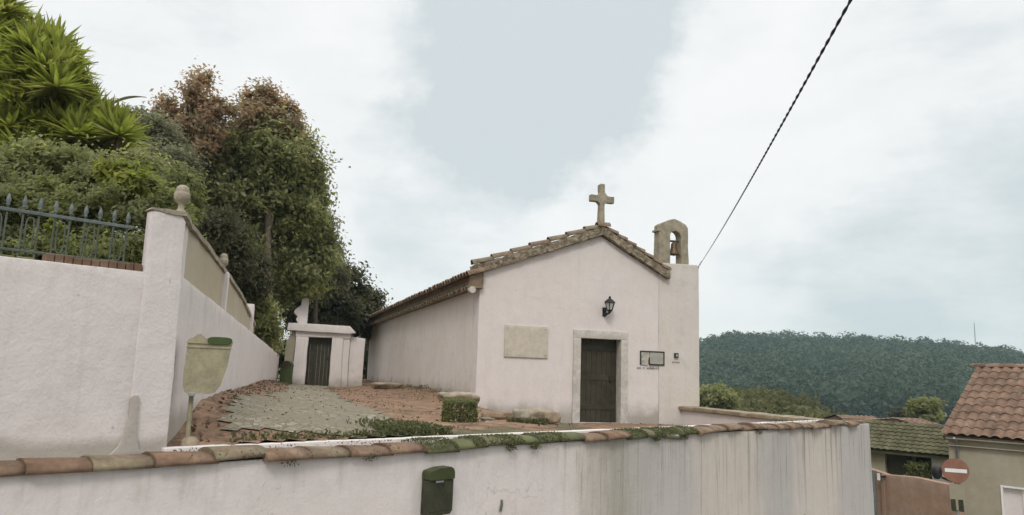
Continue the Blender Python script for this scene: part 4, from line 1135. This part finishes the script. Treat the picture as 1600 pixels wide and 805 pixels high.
# brown rendered yard wall in front of the outbuilding
a, b = at(1366, 733, 24.5), at(1482, 757, 22.3)
e = b - a; hb_ = V((e.x, e.y, 0)); zb_ = min(land_z(a.x, a.y), land_z(b.x, b.y)) - .5
bw = thing('yard_wall', 'rust brown yard wall between the street wall end and the khaki house', 'wall', (a.x, a.y, zb_), math.atan2(e.y, e.x))
l_ = hb_.length
mb = MB(); mb.prism([(-.4, 0), (l_ + .3, 0), (l_ + .3, b.z - zb_ - .02), (l_ * .55, (a.z * .42 + b.z * .58) - zb_ + .01), (.45, a.z - zb_ - .12), (-.4, a.z - zb_ + .02)], 0, .25)
rough(mb.build('plaster_body', M['rust_wall'], bw), .25, .015, 1.5, .02)
mb = MB(); mb.prism([(.26, 0.2), (.36, 0.2), (.36, a.z - zb_ - .16), (.26, a.z - zb_ - .14)], -.05, .02); mb.build('pilaster', M['rust_wall'], bw, .01)
c = at(1374, 745, 24.0); ms = thing('notice_plate', 'tiny white plate in a dark frame at the left end of the brown yard wall', 'plate', (c.x, c.y, c.z), math.atan2(e.y, e.x))
mb = MB(); mb.box(-.075, .075, -.03, 0, -.13, .13); mb.build('frame', M['black'], ms, .004)
mb = MB(); mb.box(-.055, .055, -.036, -.031, -.11, .11); mb.build('face', M['sign_white'], ms)
mb = MB(); mb.box(-.03, .03, 0.001, .28, -.03, .03); mb.build('arm', M['black'], ms)
c = at(1365, 745, 24.2); dp = thing('downpipe', 'grey blue pipe standing between the street wall end and the brown yard wall', 'pipe', (c.x, c.y, land_z(c.x, c.y) - .1))
mb = MB(); mb.tube([(0, 0, 0), (0, 0, c.z + .3 - land_z(c.x, c.y))], .065, 10); mb.build('pipe', M['rail'], dp)
mb = MB()
for zz in (.6, 1.6): mb = MB(); mb.tube([(0, 0, zz), (0, 0, zz + .05)], .08, 10); mb.build('collar', M['rail'], dp)

# no entry sign
c = at(1493, 735.5, 19.0); sz = land_z(c.x, c.y)
view = math.atan2(c.x, c.y)
sg = thing('no_entry_sign', 'round faded red no entry sign with a white bar above a beige plate', 'road sign', (c.x, c.y, sz), -view + R(6))
h = c.z - sz
mb = MB(); mb.tube([(0, .05, -.2), (0, .05, h + .25)], .03, 10); mb.build('post', M['steel'], sg)
def disc(mb, r, y0, y1, n=48): mb.prism([(r * math.cos(a), h + r * math.sin(a)) for a in np.linspace(0, 2 * math.pi, n, endpoint=False)], y0, y1)
mb = MB(); disc(mb, .300, -.006, .012); mb.build('rim', M['red'], sg)
mb = MB(); disc(mb, .288, -.010, -.0062); dsk = mb.build('disc', M['red'], sg)
mb = MB(); mb.box(-.235, .245, -.0135, -.0102, h - .045, h + .045); mb.build('white_bar', M['sign_white'], sg, .008)
mb = MB(); mb.prism([(-.15, h - .95), (.16, h - .95), (.17, h - .33), (-.16, h - .33)], -.004, .012); pt_ = mb.build('lower_plate', M['plate'], sg, .006)
mb = MB()
for x in (-.09, .075):
    mb.prism([(x - .055, h - .70), (x - .05, h - .955), (x - .02, h - .985), (x + .05, h - .985), (x + .06, h - .95), (x + .05, h - .69)], -.016, -.0045)
mb.build('dark_marks', M['mailbox'], pt_, .012)
mb = MB()
mb.lathe([(0, -.18), (.06, -.17), (.11, -.09), (.125, .0), (.115, .09), (.07, .155), (0, .165)], (-.40, .14, h - .08), 14)
mb.tube([(-.30, .12, h - .2), (-.12, .08, h - .27), (0, .06, h - .27)], .028, 8)
mb.build('side_fitting', M['black'], sg)

# far houses
def far_house(px0, px1, pye, pyr, Y, label, mroof, tint, wallm):
    a, b = at(px0, pye, Y), at(px1, pye + (px1 - px0) * .033, Y); z0 = land_z(a.x, a.y) - .5
    t = thing('house', label, 'house', (a.x, a.y, z0), 0); w = b.x - a.x; ze = a.z - z0; zr_ = at((px0 + px1) / 2, pyr, Y + 3).z - z0
    mb = MB(); mb.box(0.15, w - .15, .2, 5.8, 0, ze); mb.build('walls', wallm, t)
    mb = MB(); tile_roof(mb, V((-.2, -.1, ze)), V((w + .2, -.1, ze)), V((-.2, 3, zr_)), V((w + .2, 3, zr_)), .3, tint, 6)
    tile_roof(mb, V((w + .2, 6.1, ze)), V((-.2, 6.1, ze)), V((w + .2, 3, zr_)), V((-.2, 3, zr_)), .3, tint, 6)
    mb.prism([(-.05, ze - .05), (6.05, ze - .05), (3, zr_ - .05)], -.18, w + .18, .2, axes='yz')
    r_ = mb.build('roof', mroof, t)
    mb = MB()
    mb.box(w * .3, w * .3 + .8, .14, .19, ze - 1.9, ze - .8); mb.build('window', M['void'], t)
    return t
far_house(1345, 1394, 667, 651, 46, 'distant house showing an orange tile roof just past the street wall end', M['roof'], .6, M['khaki_wall'])
far_house(1449, 1482, 668, 656, 40, 'distant house whose low orange roof shows left of the khaki house roof', M['roof'], .55, M['khaki_wall'])

# ------------------------------------------------------------------ hill forest, mast
pts, tin, od = [], [], []
cnt = 0
while cnt < 5600:
    azd = random.uniform(9, 44); r = random.uniform(300, 520) if random.random() < .8 else random.uniform(215, 300)
    a = R(azd); x, y = r * math.sin(a), r * math.cos(a)
    z = land_z(x, y); pn_ = fbm(x, y, .02); cr = random.uniform(2.0, 4.6) * (1 + .35 * pn_); hh = cr * random.uniform(1.3, 2.3)
    m_ = 125
    d = rng.normal(size=(m_, 3)); d /= np.linalg.norm(d, axis=1)[:, None]; d[:, 2] = d[:, 2] * .9
    pts.append(np.array([x, y, z + hh * .62]) + d * np.array([cr, cr, hh * .6]) * rng.uniform(.55, 1.0, (m_, 1)) ** .5); od.append(d)
    tin.append(np.full(m_, min(1, max(0, random.uniform(0.05, .75) + .55 * pn_))) + rng.normal(size=m_) * .12); cnt += 1
o = leaf_mesh('hill_forest', np.concatenate(pts), 1.3, L['forest'], None, np.concatenate(tin), aspect=.8, out_dir=np.concatenate(od)); tag(o, kind='stuff')
# scrub on the rise behind the chapel
pts, tin = [], []
for k in range(420):
    azd = random.uniform(10, 33); r = random.uniform(46, 100); a = R(azd); x, y = r * math.sin(a), r * math.cos(a)
    cr = random.uniform(.6, 1.6); z = land_z(x, y); m_ = 150
    d = rng.normal(size=(m_, 3)); d /= np.linalg.norm(d, axis=1)[:, None]
    pts.append(np.array([x, y, z + cr * .35]) + d * np.array([cr * 1.2, cr * 1.2, cr * .7]) * rng.uniform(.4, 1, (m_, 1)) ** .5)
    tin.append(np.full(m_, random.uniform(.1, .8)) + rng.normal(size=m_) * .12)
o = leaf_mesh('scrub', np.concatenate(pts), .42, L['scrub'], None, np.concatenate(tin), up=.3); tag(o, kind='stuff')

c = at(1524, 534, 455); cz = land_z(c.x, c.y)
mast = thing('radio_mast', 'thin pale radio mast standing on the wooded hill', 'mast', (c.x, c.y, cz))
top = at(1521.5, 500, 455).z - cz
mb = MB()
for k in range(3):
    a = k * 2.094; mb.tube([(.5 * math.cos(a), .5 * math.sin(a), 0), (.14 * math.cos(a), .14 * math.sin(a), top * .93)], .09, 6)
for k in range(22):
    z0, z1 = top * .93 * k / 22, top * .93 * (k + 1) / 22; r0_, r1_ = .5 - .36 * k / 22, .5 - .36 * (k + 1) / 22; a, b = k * 2.094, (k + 1) * 2.094
    mb.tube([(r0_ * math.cos(a), r0_ * math.sin(a), z0), (r1_ * math.cos(b), r1_ * math.sin(b), z1)], .05, 4)
mb.build('lattice', M['steel'], mast)
mb = MB(); mb.tube([(0, 0, top * .9), (0, 0, top)], .07, 6); mb.build('aerial', M['steel'], mast)

# trees in the valley by the houses
def gz(x, y): return land_z(x, y)
def small_tree(px, py, Y, rx, rz, label, lm, ncl=26, nlf=110, leaf=.3, foot=None):
    b_ = blob_px(px, py, Y, rx, rz); z = gz(b_[0].x, b_[0].y)
    return tree('broadleaf_tree', label, (b_[0].x, b_[0].y, z), [b_], lm, ncl, nlf, b_[1][0] * .32, leaf, .12, 'valley trees beyond the street wall', shell=.4, limbs=8)
small_tree(1446, 642, 50, 24, 17, 'dense olive green tree left of the khaki house roof, in the valley', L['olive'], 40)
small_tree(1405, 650, 85, 13, 12, 'hazy dark tree between the distant orange roof and the olive green tree', L['dark'], 26, 100, .4)
small_tree(1115, 622, 52, 30, 16, 'dark rounded tree close to the chapel right wall, on the scrub slope', L['olive'], 40)

# ------------------------------------------------------------------ trees and garden plants at the left
def tz(p):   # ground height in the raised garden or lane head
    d = V((p.x, p.y, 0)) - RC
    return 3.2 if d.dot(RN) > 0 and d.dot(RD) < 36 else 1.8
def foot_px(px, Y):
    c = at(px, 560, Y); return V((c.x, c.y, 3.1 if (V((c.x, c.y, 0)) - RC).dot(RN) > .3 else 1.8))

# large dark olive tree whose edge runs down to the chapel roof
bl = [blob_px(400, 330, 27, 100, 95), blob_px(440, 300, 27.5, 68, 100), blob_px(350, 270, 26, 90, 60), blob_px(455, 420, 28, 62, 60), blob_px(490, 400, 29, 34, 60), blob_px(420, 240, 26, 60, 50)]
tree('evergreen_oak', 'large olive green evergreen tree filling the gap between lane wall and chapel', foot_px(410, 27), bl, L['olive'], 420, 240, .52, .19, .28, 'trees above the lane', shell=.35, limbs=26)
bl = [blob_px(535, 465, 34, 40, 44), blob_px(500, 485, 33, 60, 40), blob_px(566, 476, 36, 26, 26), blob_px(520, 420, 33, 14, 30), blob_px(560, 505, 36, 34, 22), blob_px(510, 505, 34, 50, 26), blob_px(580, 555, 39, 26, 44), blob_px(437, 560, 33, 16, 40)]
tree('evergreen_oak', 'dark low evergreen tree behind the stone gateway, reaching the chapel roof end', foot_px(520, 34), bl, L['dark'], 240, 200, .50, .20, .2, 'trees above the lane', shell=.3)
bl = [blob_px(310, 150, 24, 24, 50), blob_px(330, 185, 24, 42, 38), blob_px(300, 215, 24, 60, 34), blob_px(258, 175, 24, 18, 26)]
tree('copper_leaved_tree', 'rusty copper leaved tree with a narrow pointed top behind the garden', foot_px(315, 24), bl, L['rust'], 120, 120, .34, .15, .14, 'copper leaved trees', shell=.25, limbs=22)
bl = [blob_px(405, 165, 26, 34, 28), blob_px(435, 200, 26, 36, 46), blob_px(452, 235, 26.5, 26, 34), blob_px(390, 190, 25.5, 30, 30)]
tree('copper_leaved_tree', 'rounded copper leaved tree crown above the large olive green tree', foot_px(420, 25), bl, L['rust'], 120, 140, .34, .15, .14, 'copper leaved trees', shell=.25, limbs=20)
bl = [blob_px(485, 300, 28, 22, 50), blob_px(505, 360, 29, 16, 50), blob_px(472, 240, 27, 16, 40), blob_px(530, 425, 31, 12, 26)]
tree('grey_leaved_tree', 'thin grey olive tree with a lacy edge against the sky left of the chapel', foot_px(490, 29), bl, L['greyolive'], 110, 80, .36, .15, .1, 'trees above the lane', shell=.2, limbs=24)
bl = [blob_px(235, 225, 19, 60, 36), blob_px(200, 195, 19, 44, 26), blob_px(255, 260, 18, 50, 30)]
tree('grey_leaved_tree', 'dusty grey olive tree between the spiky yucca clump and the copper leaved tree', foot_px(235, 19), bl, L['greyolive'], 150, 150, .32, .11, .1, 'trees above the lane', shell=.3, limbs=20)
# dark shrubs along the boundary wall
bl = [blob_px(355, 395, 19, 40, 46), blob_px(392, 430, 21, 28, 48), blob_px(330, 350, 17, 30, 26)]
tree('dark_shrub', 'dark shady shrub leaning over the ochre panel of the lane wall', foot_px(350, 19), bl, L['dark'], 150, 170, .34, .11, .08, 'garden shrubs', cat='shrub', shell=.3)
bl = [blob_px(415, 505, 23, 15, 34), blob_px(428, 528, 25.5, 9, 18), blob_px(400, 478, 22, 16, 26)]
tree('green_shrub', 'green shrub beside the far end of the lane wall, left of the stone gateway', foot_px(425, 24), bl, L['olive'], 70, 150, .3, .12, .08, 'garden shrubs', cat='shrub', shell=.3)
# hedge behind the railing
HB = [blob_px(x_, 350 + 4 * math.sin(x_), 8.0, 34, 62, .45) for x_ in range(-40, 300, 34)]
HB += [blob_px(x_, 400, 7.4, 30, 30, .3) for x_ in range(-40, 260, 30)]
HB += [blob_px(x_, 300, 9.2, 40, 40, .6) for x_ in range(-40, 320, 40)]
p0 = at(120, 420, 8.3)
hd_ = thing('hedge', 'loose mixed green hedge growing behind the iron railing', 'hedge', (p0.x, p0.y, 3.2))
hb2 = [(np.array(c - V((p0.x, p0.y, 3.2))), r) for c, r in HB]
P, T, O_, cls = clump_points(hb2, 460, 120, .12, .2)
T = T * .75
leaf_mesh('foliage', P, .065, L['hedge'], hd_, T, out_dir=O_)
for k in range(24):
    mb = MB(); e_ = V(cls[k * 9]); mb.tube([(e_.x, e_.y, -.15), (e_.x, e_.y, e_.z * .5), e_], [.02, .014, .005], 5); mb.build('stem', M['bark'], hd_)
bl = [blob_px(205, 290, 8.0, 26, 20), blob_px(190, 272, 8.2, 30, 18)]
tree('lime_green_shrub', 'lime green young shrub showing above the right end of the railing', foot_px(200, 8.0), bl, L['bright'], 26, 90, .10, .08, .02, 'garden shrubs', cat='shrub', shell=.3, limbs=10)
bl = [blob_px(80, 352, 7.2, 10, 10)]
tree('lime_green_shrub', 'small lime green tuft in the middle of the railing', (at(80, 352, 7.2).x, 7.2, 3.2), bl, L['bright'], 5, 60, .05, .06, .012, 'garden shrubs', cat='shrub', shell=.3, limbs=4)
bl = [blob_px(110, 265, 10.0, 60, 26, .8), blob_px(40, 270, 10.0, 60, 30, .8), blob_px(230, 275, 10.5, 40, 24, .7), blob_px(175, 300, 9.8, 50, 26, .6)]
tree('green_shrub', 'broad rounded olive green shrub under the spiky yucca clump', foot_px(110, 10), bl, L['olive'], 170, 150, .18, .08, .06, 'garden shrubs', cat='shrub', shell=.3)

# spiky yucca clump, top left
def rosette(mb, c, n, ln, lean=V((0, 0, 1))):
    for k in range(n):
        f_ = k / n
        el = R(random.uniform(-15, 85)); a = random.uniform(0, 2 * math.pi)
        d = V((math.cos(a) * math.cos(el), math.sin(a) * math.cos(el), math.sin(el)))
        l_ = ln * random.uniform(.7, 1.15); w = .034 * random.uniform(.8, 1.3)
        sd = d.cross(V((0, 0, 1)));
        sd = sd.normalized() if sd.length > 1e-3 else V((1, 0, 0))
        nrm = sd.cross(d); droop = random.uniform(.0, .22) * math.cos(el)
        vs = []
        for q, wf in ((0, .6), (.3, 1.0), (.65, .85), (1.0, .03)):
            p = c + d * l_ * q + V((0, 0, -droop * l_ * q * q))
            vs += [p - sd * w * wf + nrm * w * .35 * wf, p, p + sd * w * wf + nrm * w * .35 * wf]
        fs = []
        for q in range(3):
            b_ = q * 3; fs += [(b_, b_ + 3, b_ + 4, b_ + 1), (b_ + 1, b_ + 4, b_ + 5, b_ + 2)]
        t_ = max(0, min(1, random.gauss(.45, .22))) if el > R(-5) else random.uniform(.7, 1)
        mb.add(vs, fs, t_, False)
yb = at(70, 300, 12.5)
yu = thing('yucca_clump', 'bright green spiky yucca clump towering at the top left', 'yucca', (yb.x, yb.y, 3.1))
heads = []
for px, py in ((4, 20), (-22, 60), (2, 70), (28, 95), (62, 75), (85, 80), (96, 112), (40, 130), (10, 130), (70, 150), (112, 165), (140, 182), (100, 195), (60, 190), (20, 180), (165, 205), (150, 225), (120, 240), (80, 232), (40, 235), (0, 225), (178, 235), (160, 250), (-30, 130), (-30, 190), (20, 262), (90, 262), (130, 262), (55, 105), (-5, 100), (120, 205), (30, 155), (85, 130), (60, 215), (0, 160), (140, 205), (15, 45), (50, 90), (75, 100), (-10, 30), (105, 140), (125, 175), (45, 170), (75, 190), (110, 230), (145, 245), (25, 210), (50, 250), (100, 255), (0, 250), (10, 195), (35, 225), (75, 215), (105, 215), (130, 225), (155, 235), (85, 248), (115, 250), (150, 262), (60, 258), (25, 240), (-25, 230), (20, 150), (60, 130), (90, 165), (185, 215), (165, 262)):
    heads.append(at(px, py, 12.5 + random.uniform(-.9, .9)))
mb = MB()
for hcen in heads: rosette(mb, hcen - V((yb.x, yb.y, 3.1)), 130, .60)
for px, py in ((30, 118), (58, 150), (22, 165), (88, 140), (15, 200), (55, 195), (95, 200), (70, 110), (120, 215), (45, 80), (30, 240), (75, 238)): rosette(mb, at(px, py, 11.4 + random.uniform(-.2, .2)) - V((yb.x, yb.y, 3.1)), 120, .52)
mb.build('sword_leaves', L['bright'], yu)
bl = [blob_px(20, 170, 12.9, 70, 110, 1.0), blob_px(80, 200, 12.9, 70, 80, 1.0), blob_px(140, 235, 12.9, 56, 40, .9), blob_px(70, 110, 12.9, 40, 40, .6), blob_px(0, 60, 12.9, 24, 60, .5), blob_px(90, 80, 12.9, 22, 34, .5)]
bl = [(np.array(c - V((yb.x, yb.y, 3.1))), r) for c, r in bl]
P, T, O_, _c = clump_points(bl, 560, 60, .20, .15)
O_[:, 2] += 1.0
leaf_mesh('inner_leaves', P, .42, L['bright'], yu, T, aspect=.13, up=1.2)
mb = MB()
for k, hcen in enumerate(heads):
    e_ = hcen - V((yb.x, yb.y, 3.1)); b_ = V((e_.x * .45 + random.uniform(-.2, .2), e_.y * .4, -.2))
    mb.tube([b_, b_.lerp(e_, .55) + V((random.uniform(-.1, .1), 0, .05)), e_], [.10, .07, .032], 7)
mb.build('trunk', M['bark'], yu)
# long bare brown fronds at its right side
mb = MB()
for (x0_, y0_, x1_, y1_, x2_, y2_) in ((70, 130, 95, 105, 154, 97), (100, 140, 108, 128, 126, 120), (165, 170, 190, 146, 229, 152), (162, 202, 178, 198, 194, 196)):
    a, b, c = at(x0_, y0_, 12), at(x1_, y1_, 12), at(x2_, y2_, 11.8); pts_ = []
    for q in np.linspace(0, 1, 9): pts_.append(a * (1 - q) ** 2 + b * 2 * q * (1 - q) + c * q * q - V((yb.x, yb.y, 3.1)))
    vs = []
    for q, p in enumerate(pts_):
        w = .030 * math.sin(math.pi * min(.98, .12 + q / 9)); vs += [p + V((0, .012, -w)), p + V((0, -.015, 0)), p + V((0, .012, w))]
    fs = []
    for q in range(8): fs += [(q * 3, q * 3 + 3, q * 3 + 4, q * 3 + 1), (q * 3 + 1, q * 3 + 4, q * 3 + 5, q * 3 + 2)]
    mb.add(vs, fs, .2)
mb.build('dry_leaf', L['greyolive'], yu)

# ------------------------------------------------------------------ air
mb = MB(); mb.box(-700, 700, -700, 900, -60, 75)
hz_ = mb.build('haze', M['white']); tag(hz_, kind='stuff')
hm = bpy.data.materials.new('air'); hm.use_nodes = True; nt = hm.node_tree
for n in list(nt.nodes): nt.nodes.remove(n)
out = nt.nodes.new('ShaderNodeOutputMaterial'); pv_ = nt.nodes.new('ShaderNodeVolumePrincipled')
pv_.inputs['Color'].default_value = (0.66, 0.90, 0.93, 1); pv_.inputs['Density'].default_value = 0.00042
nt.links.new(pv_.outputs[0], out.inputs['Volume'])
hz_.data.materials.clear(); hz_.data.materials.append(hm)

# ------------------------------------------------------------------ sky and sun
wd = bpy.data.worlds.new('World'); scn.world = wd; wd.use_nodes = True
nt = wd.node_tree
bg = nt.nodes.get('Background') or nt.nodes.new('ShaderNodeBackground')
sky = nt.nodes.new('ShaderNodeTexSky'); sky.sky_type = 'NISHITA'; sky.sun_disc = False
SUN_EL, SUN_AZ = R(46), R(186)
sky.sun_elevation = SUN_EL; sky.sun_rotation = SUN_AZ
tc = N(nt, 'ShaderNodeTexCoord')
n1 = N(nt, 'ShaderNodeTexNoise'); n1.inputs['Scale'].default_value = 2.6; n1.inputs['Detail'].default_value = 10; n1.inputs['Roughness'].default_value = .66
nt.links.new(tc.outputs['Generated'], n1.inputs['Vector'])
sub = N(nt, 'ShaderNodeVectorMath', operation='SUBTRACT'); nt.links.new(n1.outputs['Color'], sub.inputs[0]); sub.inputs[1].default_value = (.5, .5, .5)
scl = N(nt, 'ShaderNodeVectorMath', operation='SCALE'); nt.links.new(sub.outputs[0], scl.inputs[0]); scl.inputs['Scale'].default_value = .30
add = N(nt, 'ShaderNodeVectorMath', operation='ADD'); nt.links.new(tc.outputs['Generated'], add.inputs[0]); nt.links.new(scl.outputs[0], add.inputs[1])
nrm = N(nt, 'ShaderNodeVectorMath', operation='NORMALIZE'); nt.links.new(add.outputs[0], nrm.inputs[0])
total = None
for (px, py, r0_, r1_, w) in ((840, 60, 4, 13, 1.0), (900, -120, 6, 16, .8), (700, 290, 4, 9, .45), (760, 200, 3, 8, .3), (1520, 430, 4, 12, .45), (1640, 330, 4, 11, .3), (1340, 490, 2, 8, .4), (1420, 60, 3, 8, .3), (560, 120, 2, 6, .18), (1180, 430, 2, 5, .3), (200, -700, 10, 30, .6), (2400, 100, 10, 25, .5)):
    d = ray(px, py).normalized()
    dt = N(nt, 'ShaderNodeVectorMath', operation='DOT_PRODUCT'); nt.links.new(nrm.outputs[0], dt.inputs[0]); dt.inputs[1].default_value = d
    f_ = mrange(nt, dt.outputs['Value'], math.cos(R(r1_)), math.cos(R(r0_)), 0, w)
    total = f_ if total is None else mth(nt, 'ADD', total, f_)
n2 = N(nt, 'ShaderNodeTexNoise'); n2.inputs['Scale'].default_value = 5.5; n2.inputs['Detail'].default_value = 8; n2.inputs['Roughness'].default_value = .6
mpz = N(nt, 'ShaderNodeMapping'); mpz.inputs['Scale'].default_value = (1, 1, 2.6); nt.links.new(tc.outputs['Generated'], mpz.inputs[0]); nt.links.new(mpz.outputs[0], n2.inputs['Vector'])
total = mth(nt, 'ADD', total, mrange(nt, n2.outputs['Fac'], .35, .7, -.20, .34, False))
rpn = N(nt, 'ShaderNodeValToRGB'); setramp(rpn, [(0, (8.9, 9.05, 9.15)), (.35, (7.9, 8.25, 8.4)), (1, (6.0, 6.6, 6.85))])
for e_, cc in zip(rpn.color_ramp.elements, ((10.0, 10.0, 10.0), (9.4, 9.55, 9.6), (6.9, 7.5, 7.75))): e_.color = (*[c_ / 10.0 for c_ in cc], 1)
nt.links.new(total, rpn.inputs[0])
s10 = N(nt, 'ShaderNodeVectorMath', operation='SCALE'); nt.links.new(rpn.outputs[0], s10.inputs[0]); s10.inputs['Scale'].default_value = 10.0
sz_ = N(nt, 'ShaderNodeSeparateXYZ'); nt.links.new(tc.outputs['Generated'], sz_.inputs[0])
nt.links.new(mrange(nt, sz_.outputs['Z'], .5, .98, 10.0, 22.0), s10.inputs['Scale'])
mxs = mix(nt, .96, sky.outputs[0], s10.outputs[0])
nt.links.new(mxs, bg.inputs[0]); bg.inputs[1].default_value = 0.1

sd_ = bpy.data.lights.new('sun', 'SUN'); sd_.energy = 1.35; sd_.angle = R(14); sd_.color = (1.0, .95, .88)
so = bpy.data.objects.new('sun', sd_); COL.objects.link(so)
vec_ = V((math.sin(SUN_AZ) * math.cos(SUN_EL), math.cos(SUN_AZ) * math.cos(SUN_EL), math.sin(SUN_EL)))
so.rotation_euler = vec_.to_track_quat('Z', 'Y').to_euler(); so.location = (10, -10, 30)

vs_ = scn.view_settings
vs_.view_transform = 'Standard'; vs_.look = 'None'; vs_.exposure = 0.0; vs_.gamma = 1.0; vs_.use_curve_mapping = False
scn.cycles.max_bounces = 6; scn.cycles.diffuse_bounces = 3; scn.cycles.volume_bounces = 0
